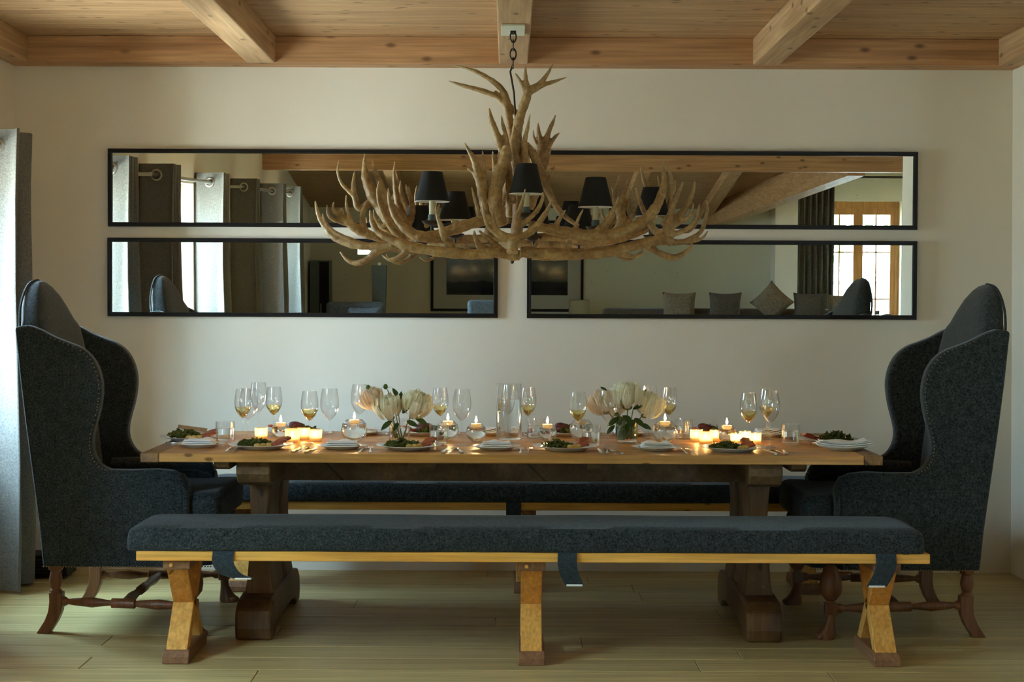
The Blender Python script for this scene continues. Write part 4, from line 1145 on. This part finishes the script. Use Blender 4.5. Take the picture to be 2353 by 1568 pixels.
# cutlery: handles towards the table edge
def fork():
    r = empty('fork', (0, 0, 0))
    MB().loft([[(-w_, y, z), (w_, y, z), (w_, y, z+.0022), (-w_, y, z+.0022)] for y, z, w_ in ((-.095, .003, .0030), (-.092, .003, .0055), (-.06, .0035, .0045), (-.02, .0065, .0024), (.02, .007, .0024), (.04, .0055, .0070), (.055, .0045, .0115), (.062, .0045, .0120))]).build('handle', 'silver', r, True)
    for k in (-1.5, -.5, .5, 1.5): MB().tube([(k*.0062, .060, .0055), (k*.0060, .080, .0050), (k*.0054, .098, .0075)], [.0017, .0016, .0009], 6).build('tine', 'silver', r, True)
    return r
def knife():
    r = empty('knife', (0, 0, 0))
    MB().loft([[(-w_, y, z), (w_, y, z), (w_, y, z+.006), (-w_, y, z+.006)] for y, z, w_ in ((-.11, .002, .004), (-.105, .001, .0075), (-.06, .001, .0065), (-.01, .001, .0045), (.0, .001, .0035))]).build('handle', 'silver', r, True)
    MB().prism([(-.004, 0), (.008, .0), (.0085, .06), (.004, .10), (-.004, .115)], 'xy', .002, .0035).build('blade', 'silver', r)
    return r
def spoon():
    r = empty('spoon', (0, 0, 0))
    MB().loft([[(-w_, y, z), (w_, y, z), (w_, y, z+.0022), (-w_, y, z+.0022)] for y, z, w_ in ((-.09, .003, .0030), (-.087, .003, .0055), (-.05, .004, .0040), (.0, .007, .0022), (.035, .006, .0026))]).build('handle', 'silver', r, True)
    MB().lathe([(.0005, 0), (.010, .0012), (.017, .0050), (.0180, .0070), (.0168, .0068), (.009, .0028), (.0005, .0020)], 18).xf(Matrix.Translation((0, .058, .001)) @ Matrix.Diagonal((.85, 1.35, 1, 1))).build('bowl', 'silver', r, True)
    return r
FO, KN, SN = place(fork), place(knife), place(spoon)
for px in (536, 842, 1206, 1579):
    for dx, fn, nm, cat in ((-9, FO, 'fork', 'fork'), (9, FO, 'fork', 'fork')):
        FO(on_table(px+dx, 6.475), 'silver fork laid beside the clear-standing bench', 'fork', 'forks facing the clear-standing bench', random.uniform(-.08, .08))
for px in (694, 1036, 1391, 1782):
    KN(on_table(px-13, 6.485), 'silver knife laid beside the clear-standing bench', 'knife', 'knives facing the clear-standing bench', random.uniform(-.25, .1))
    SN(on_table(px+4, 6.475), 'silver spoon laid beside the clear-standing bench', 'spoon', 'spoons facing the clear-standing bench', random.uniform(-.2, .2))
    KN(on_table(px+20, 6.475), 'silver knife laid beside the clear-standing bench', 'knife', 'knives facing the clear-standing bench', random.uniform(-.1, .3))
for x in (-.80, -.22, .40, 1.04):
    FO(Vector((x, 7.33, TOP)), 'silver fork laid below the mirrors', 'fork', 'forks facing the mirror wall bench', PI)
for x in (-1.12, -.54, .085, .73):
    KN(Vector((x, 7.33, TOP)), 'silver knife laid below the mirrors', 'knife', 'knives facing the mirror wall bench', PI)
KN(on_table(442, 6.765), 'silver knife at the table end towards the curtained windows', 'knife', None, -PI/2)
FO(on_table(1913, 6.76), 'silver fork at the table end towards the plain wall', 'fork', None, PI/2)

# peony arrangements
def peony(center, R, base, material, label, seed, group, open_=1.0):
    rnd = random.Random(seed)
    r = empty('peony', base, label, 'flower', group)
    c = Vector(center) - Vector(base)
    MB().tube(crspline([(0, 0, .008), (c.x*.25, c.y*.25, c.z*.4), (c.x*.75, c.y*.75, c.z*.8), (c.x, c.y, c.z-R*.5)], 4), .0028, 7).build('stem', 'stem', r, True)
    up = (Vector((c.x*.6, c.y*.6-.02, .12))).normalized()
    q = up.to_track_quat('Z', 'Y')
    def petal(rad, pol, ang, wid, hgt, ruf):
        """ruffled patch of a sphere of radius rad around the bloom centre, pol = polar angle of its middle"""
        n, pts = 6, []; off = rnd.uniform(.88, 1.04)
        for j in range(n):
            v = j/(n-1)
            for i in range(7):
                u = i/6-.5
                half = wid*math.sin(PI*(.16+.66*v))
                th_ = pol + hgt*(.5-v)
                ph = ang + u*2*half/max(.35, math.sin(max(.25, min(PI-.25, th_))))*.6
                rr = rad*(off + ruf*v*v*1.5 + .10*math.sin(u*11+ang*5)*v + .05*math.sin(u*23+ang*3)*v*v + rnd.uniform(-.02, .02) + .16*u*u)
                pts.append(q @ Vector((rr*math.sin(th_)*math.cos(ph), rr*math.sin(th_)*math.sin(ph), rr*math.cos(th_))))
        fs = [(j*7+i, j*7+i+1, (j+1)*7+i+1, (j+1)*7+i) for j in range(n-1) for i in range(6)]
        return pts, fs
    for ring, (cnt, rad, pol, wid, hgt, ruf) in enumerate(((7, .98, 1.85, .50, 1.3, .16), (8, .98, 1.45, .46, 1.1, .14), (8, .93, 1.12, .42, .95, .14), (8, .87, .84, .38, .85, .14), (7, .80, .58, .34, .8, .16), (6, .72, .36, .30, .75, .2), (4, .62, .18, .3, .7, .3))):
        for k in range(cnt):
            pts, fs = petal(rad*R, pol*(.85+.15*open_)+rnd.uniform(-.12, .12), 2*PI*k/cnt+ring*.5+rnd.uniform(-.15, .15), wid, hgt, ruf+rnd.uniform(-.05, .10))
            MB().add([p+c for p in pts], fs).build('petal', material, r, True)
    MB().ball(c+q @ Vector((0, 0, -.1*R)), R*.55, 10, 6).build('bloom_heart', material, r, True)
    MB().ball(c-q @ Vector((0, 0, R*.80)), (R*.35, R*.35, R*.2), 8, 5).build('sepal', 'stem', r, True)
    return r
def leaf_geo(a, d, n_, Ln, W):
    """pointed leaf from a along d, facing n_"""
    d = d.normalized(); e = d.cross(n_).normalized(); nn = e.cross(d)
    mid, lf, rt = [], [], []
    for i in range(6):
        t = i/5; w_ = W*math.sin(PI*min(1, .06+t*.94))**.8*(1 if t < 1 else 0)
        p = a + d*Ln*t + nn*(-.25*Ln*t*t)
        mid.append(p); lf.append(p+e*w_*.5+nn*w_*.15); rt.append(p-e*w_*.5+nn*w_*.15)
    vs = mid+lf+rt; fs = []
    for i in range(5): fs += [(i, i+1, 7+i, 6+i), (i, 12+i, 13+i, i+1)]
    return vs, fs
def bud(center, base, label, seed, group):
    r = empty('peony_bud', base, label, 'flower', group)
    c = Vector(center)-Vector(base)
    MB().tube(crspline([(0, 0, .01), (c.x*.3, c.y*.3, c.z*.5), (c.x*.8, c.y*.8, c.z*.9), (c.x, c.y, c.z-.006)], 4), .002, 6).build('stem', 'stem', r, True)
    MB().ball(c, (.010, .010, .012), 10, 7).build('bud', 'leaf_light', r, True)
    for k in range(3):
        a = 2*PI*k/3
        vs, fs = leaf_geo(c-Vector((0, 0, .008)), Vector((math.cos(a), math.sin(a), .5)), Vector((0, 0, 1)), .028, .009); MB().add(vs, fs).build('leaf', 'leaf', r, True)
def branch(base, tips, label, seed, group, material='leaf'):
    rnd = random.Random(seed)
    r = empty('leaf_sprig', base, label, 'foliage sprig', group)
    b = Vector(base)
    st = MB()
    t0 = Vector(tips[0][0])-b
    st.tube([(0, 0, .01), t0*.5, t0], .002, 6); st.build('stem', 'stem', r, True)
    for tip, d, Ln in tips:
        a = Vector(tip)-b
        vs, fs = leaf_geo(a, Vector(d), Vector((rnd.uniform(-.3, .3), -1, .5)), Ln, Ln*.42)
        MB().add(vs, fs).build('leaf', material, r, True)
def vase(px, Y, label, leafy):
    p = on_table(px, Y)
    r = empty('flower_vase', p, label, 'vase')
    MB().lathe([(.043, 0), (.0455, .002), (.0465, .100), (.0445, .100), (.0432, .008), (.0005, .007)], 32).build('glass', 'glass', r, True)
    MB().lathe([(.0005, .0078), (.0425, .0088), (.0432, .062), (.0005, .0622)], 32).build('water', 'water', r, True)
    if leafy:
        for k in range(22):
            a = 2.4*k; rr = .034
            b0 = Vector((rr*math.cos(a), rr*math.sin(a), .012+.075*((k*7) % 22)/22))
            vs, fs = leaf_geo(b0, Vector((-math.sin(a)*.8, math.cos(a)*.8, .7)), Vector((math.cos(a), math.sin(a), .1)), .05, .034)
            MB().add(vs, fs).build('lining_leaf', 'leaf_light' if k % 3 else 'leaf', r, True)
    return p
v1 = vase(918, 6.88, 'clear glass vase with bare stems of ivory peonies', False)
v2 = vase(1440, 6.88, 'glass vase lined with green leaves under ivory peonies', True)
g1, g2 = 'flowers in the clear vase', 'flowers in the leaf-lined vase'
Yv = 6.88
def hd(px, py, d=0): return at(px, py, Yv+d)
peony(hd(855, 918), .046, v1+Vector((-.012, 0, .01)), 'petal_pink', 'blush peony leaning out on the far end of the clear vase', 1, g1, .95)
peony(hd(893, 938, -.03), .054, v1+Vector((-.006, -.01, .01)), 'petal', 'ivory peony facing forward between two others, clear vase', 2, g1)
peony(hd(958, 934, -.02), .060, v1+Vector((.012, -.006, .01)), 'petal', 'largest ivory peony leaning over the clear vase beside the wine glass', 3, g1)
bud(hd(846, 891), v1+Vector((-.008, .012, .01)), 'green peony bud on a drooping stem above the blush peony', 4, g1)
bud(hd(886, 889), v1+Vector((0, .014, .01)), 'upright pale peony bud rising above the clear vase', 5, g1)
branch(v1+Vector((.006, .012, .01)), [(hd(915, 940), (.2, -.2, 1), .075), (hd(905, 955), (-.6, -.4, .6), .06), (hd(925, 950), (.5, -.5, .7), .06), (hd(900, 968, -.03), (-.7, -.4, -.5), .06), (hd(935, 968, -.03), (.8, -.4, -.3), .055), (hd(915, 972, -.04), (-.3, -.8, -.5), .05), (hd(955, 962), (.9, .1, -.4), .06), (hd(915, 915), (-.4, 0, .8), .05)], 'dark green peony leaves among the flowers of the clear vase', 6, g1)
peony(hd(1382, 928), .052, v2+Vector((-.012, 0, .01)), 'petal_pink', 'blush peony behind the empty glass, leaf-lined vase', 7, g2, .95)
peony(hd(1415, 935, .03), .044, v2+Vector((-.006, .01, .01)), 'petal', 'half hidden ivory peony low in the leaf-lined vase', 8, g2)
peony(hd(1443, 912, -.02), .060, v2+Vector((.0, -.008, .01)), 'petal', 'topmost ivory peony of the leaf-lined vase', 9, g2)
peony(hd(1492, 934, -.01), .056, v2+Vector((.012, 0, .01)), 'petal', 'ivory peony leaning towards the lit candle bowl, leaf-lined vase', 10, g2)
branch(v2+Vector((.004, .012, .01)), [(hd(1455, 940, -.03), (.5, -.5, .3), .05), (hd(1440, 955, -.05), (.2, -.8, -.6), .06), (hd(1420, 960, -.04), (-.7, -.5, -.5), .06), (hd(1458, 962, -.05), (.7, -.6, -.5), .06), (hd(1470, 975, -.03), (.9, -.2, -.3), .055), (hd(1412, 978, -.03), (-.7, -.3, -.7), .05), (hd(1395, 900), (-.8, 0, .6), .035), (hd(1475, 910), (.5, 0, .8), .035), (hd(1440, 975, -.05), (0, -1, -.8), .05)], 'dark green peony leaves among the flowers of the leaf-lined vase', 11, g2)

# ------------------------------------------------------------------ living room furniture (seen in the mirrors)
def VX(px, v): return (px-1166)*v/F
# framed picture on the far wall
x0, x1, z0, z1 = VX(990, 20.5), VX(1340, 20.5), .64, 1.95-.06
r = empty('framed_picture', ((x0+x1)/2, FAR+.005, z0), 'large dark landscape picture with pale mount and black frame', 'picture')
hw, hh = (x1-x0)/2, 1.16
MB().box(-hw, hw, 0, .03, 0, .035).box(-hw, hw, 0, .03, hh-.035, hh).box(-hw, -hw+.035, 0, .03, .035, hh-.035).box(hw-.035, hw, 0, .03, .035, hh-.035).build('frame', 'black', r)
MB().box(-hw+.035, hw-.035, .004, .010, .035, hh-.035).build('mount', 'mat_board', r)
MB().box(-hw+.20, hw-.20, .010, .014, .21, hh-.20).build('print', 'picture', r)
# sofa with cushions below the picture side of the french window
sx0, sx1, sy = VX(1395, 18.6), VX(2020, 18.6), -2.9
r = empty('sofa', ((sx0+sx1)/2, sy, 0), 'long taupe sofa in front of the french window', 'sofa')
sl_ = (sx1-sx0)/2
MB().box(-sl_, sl_, -.42, .45, .08, .40).build('seat_base', 'taupe_fabric', r, bevel=.03)
MB().box(-sl_, sl_, -.45, -.22, .30, .74).build('backrest', 'taupe_fabric', r, bevel=.06, seg=3)
for s in (-1, 1): MB().box(s*sl_-.11, s*sl_+.11, -.45, .45, .08, .60).build('armrest', 'taupe_fabric', r, bevel=.05, seg=3)
for k in range(3):
    a = -sl_+.12 + k*(2*sl_-.24)/3; MB().box(a+.005, a+(2*sl_-.24)/3-.005, -.22, .46, .40, .54).build('seat_cushion', 'taupe_fabric', r, bevel=.04, seg=3)
for s in (-1, 1):
    for t in (-.35, .38): MB().lathe([(.025, 0), (.03, .08)], 10, (s*(sl_-.1), t, 0)).build('leg', 'chair_wood', r)
def pillow(px, z, s, material, label, rot=.2, rx=-.12, yy=-2.96):
    v = 16.3-yy
    r = empty('scatter_cushion', (VX(px, v), yy, z), label, 'cushion'); r.rotation_euler = (rx, 0, rot)
    n = 13; vs = []; fs = []
    for sd in (1, -1):
        for j in range(n):
            for i in range(n):
                u, v_ = -1+2*i/(n-1), -1+2*j/(n-1)
                h_ = .085*((1-u**4)*(1-v_**4))**.45
                vs.append((s*u*(1-.09*(1-v_*v_)), sd*h_, s*v_*(1-.09*(1-u*u))))
    for sd in (0, 1):
        for j in range(n-1):
            for i in range(n-1):
                q0 = sd*n*n+j*n+i; fs.append((q0, q0+1, q0+n+1, q0+n) if sd else (q0, q0+n, q0+n+1, q0+1))
    MB().add(vs, fs).build('cover', material, r, True)
pillow(1773, .83, .19, 'tan_fabric', 'tan scatter cushion standing on its corner on the sofa', 0, -.2); bpy.data.objects['scatter_cushion'].rotation_euler = (-.2, .75, 0)
pillow(1560, .75, .20, 'tan_fabric', 'tan scatter cushion near the table lamp end of the sofa', .1)
pillow(1665, .75, .20, 'taupe_fabric', 'taupe scatter cushion in the middle of the sofa', -.1)
pillow(1860, .75, .20, 'taupe_fabric', 'taupe scatter cushion below the brown curtain', .1)
pillow(1935, .75, .18, 'tan_fabric', 'tan scatter cushion below the french window', .2)
r = empty('club_chair', (VX(2010, 17.6), -1.3, 0), 'dark upholstered chair beside the french window', 'armchair')
MB().box(-.3, .3, -.3, .3, .1, .44).build('seat', 'wool_dark', r, bevel=.05)
MB().prism([(-.3, .3), (.3, .3), (.3, .70), (.22, .78), (.05, .74), (-.2, .66), (-.3, .60)], 'xz', -.32, -.2).build('backrest', 'wool_dark', r, bevel=.03)
for a, b in ((-.25, -.25), (.25, -.25), (-.25, .25), (.25, .25)): MB().lathe([(.02, 0), (.025, .1)], 8, (a, b, 0)).build('leg', 'chair_wood', r)
# table lamp on a small table
xx = VX(1355, 19.6)-.12
r = empty('side_table', (xx, -3.5, 0), 'small dark round side table under the lamp', 'table')
MB().lathe([(.22, .45), (.22, .48)], 28).build('top', 'chair_wood', r, True); MB().lathe([(.14, 0), (.14, .02), (.02, .04), (.02, .45)], 16).build('pedestal', 'chair_wood', r, True)
r = empty('table_lamp', (xx, -3.5, .48), 'small table lamp with a pale linen drum shade', 'lamp')
MB().lathe([(.06, 0), (.06, .01), (.02, .03), (.035, .08), (.01, .13), (.008, .20)], 16).build('base', 'teal', r, True)
MB().lathe([(.115, .14), (.130, .145), (.125, .34), (.122, .34), (.126, .15)], 28, cap=False).build('lamp_shade', 'shade_lamp', r, True)
# slate blue armchair with pillow, tall narrow cabinet, tall tapered pedestal
v = 18.0
xx = VX(817, v)
r = empty('lounge_armchair', (xx, 16.3-v, 0), 'slate blue lounge armchair with low back', 'armchair')
MB().box(-.36, .36, -.38, .40, .10, .42).build('seat', 'blue_fabric', r, bevel=.05)
MB().box(-.36, .30, -.42, -.26, .30, .86).build('backrest', 'blue_fabric', r, bevel=.05, seg=3)
for s in (-1, 1): MB().box(s*.33-.07, s*.33+.07, -.40, .40, .10, .62).build('armrest', 'blue_fabric', r, bevel=.04, seg=3)
for a, b in ((-.3, -.33), (.3, -.33), (-.3, .33), (.3, .33)): MB().lathe([(.02, 0), (.028, .1)], 8, (a, b, 0)).build('leg', 'chair_wood', r)
pillow(838, .63, .19, 'blue_fabric', 'grey blue scatter cushion in the lounge armchair', 0, -.12, -1.80)
xx = VX(736, 20.2)
r = empty('tall_cabinet', (xx, FAR+.20, 0), 'tall narrow cabinet with a black door beside the corner', 'cabinet')
MB().box(-.12, .12, -.18, .16, .04, 1.28).build('body', 'teal', r); MB().box(.0, .12, .16, .175, .05, 1.27).build('door', 'black', r); MB().box(.015, .025, .175, .19, .6, .75).build('handle', 'steel', r); MB().box(-.11, .11, -.16, .14, 0, .04).build('plinth', 'black', r)
xx = VX(872, 18.6)
r = empty('floor_lamp', (xx, 16.3-18.6, 0), 'tall dark floor lamp with a tapering column shade', 'lamp')
MB().box(-.13, .13, -.13, .13, 0, .03).build('base', 'black', r)
MB().hexa([(-.055, -.055, .03), (.055, -.055, .03), (.055, .055, .03), (-.055, .055, .03), (-.085, -.085, 1.27), (.085, -.085, 1.27), (.085, .085, 1.27), (-.085, .085, 1.27)]).build('column', 'teal', r)
MB().lathe([(.02, 1.27), (.02, 1.30)], 12).build('finial', 'steel', r)
r = empty('club_chair', (VX(1125, 17.2), 16.3-17.2, 0), 'slate blue upright chair before the large picture', 'chair')
MB().box(-.24, .24, -.24, .26, .40, .48).build('seat', 'blue_fabric', r, bevel=.03)
MB().box(-.24, .24, -.28, -.20, .42, .93).build('backrest', 'blue_fabric', r, bevel=.04, seg=3)
for a, b in ((-.2, -.2), (.2, -.2), (-.2, .2), (.2, .2)): MB().lathe([(.015, 0), (.02, .41)], 8, (a, b, 0)).build('leg', 'chair_wood', r)

# ------------------------------------------------------------------ labels for rows of look-alikes, counted from the curtained windows
ORD = ['first', 'second', 'third', 'fourth', 'fifth', 'sixth', 'seventh', 'eighth', 'ninth', 'tenth', 'eleventh', 'twelfth']
rows_by = {}
bpy.context.view_layer.update()
for o in bpy.data.objects:
    if o.parent is None and 'label' in o and 'group' in o: rows_by.setdefault((o['group'], o['label']), []).append(o)
for (g, lab), obs in rows_by.items():
    if 1 < len(obs) <= 12:
        for i, o in enumerate(sorted(obs, key=lambda q: q.location.x)):
            o['label'] = lab + ', %s from the curtained windows' % ORD[i]
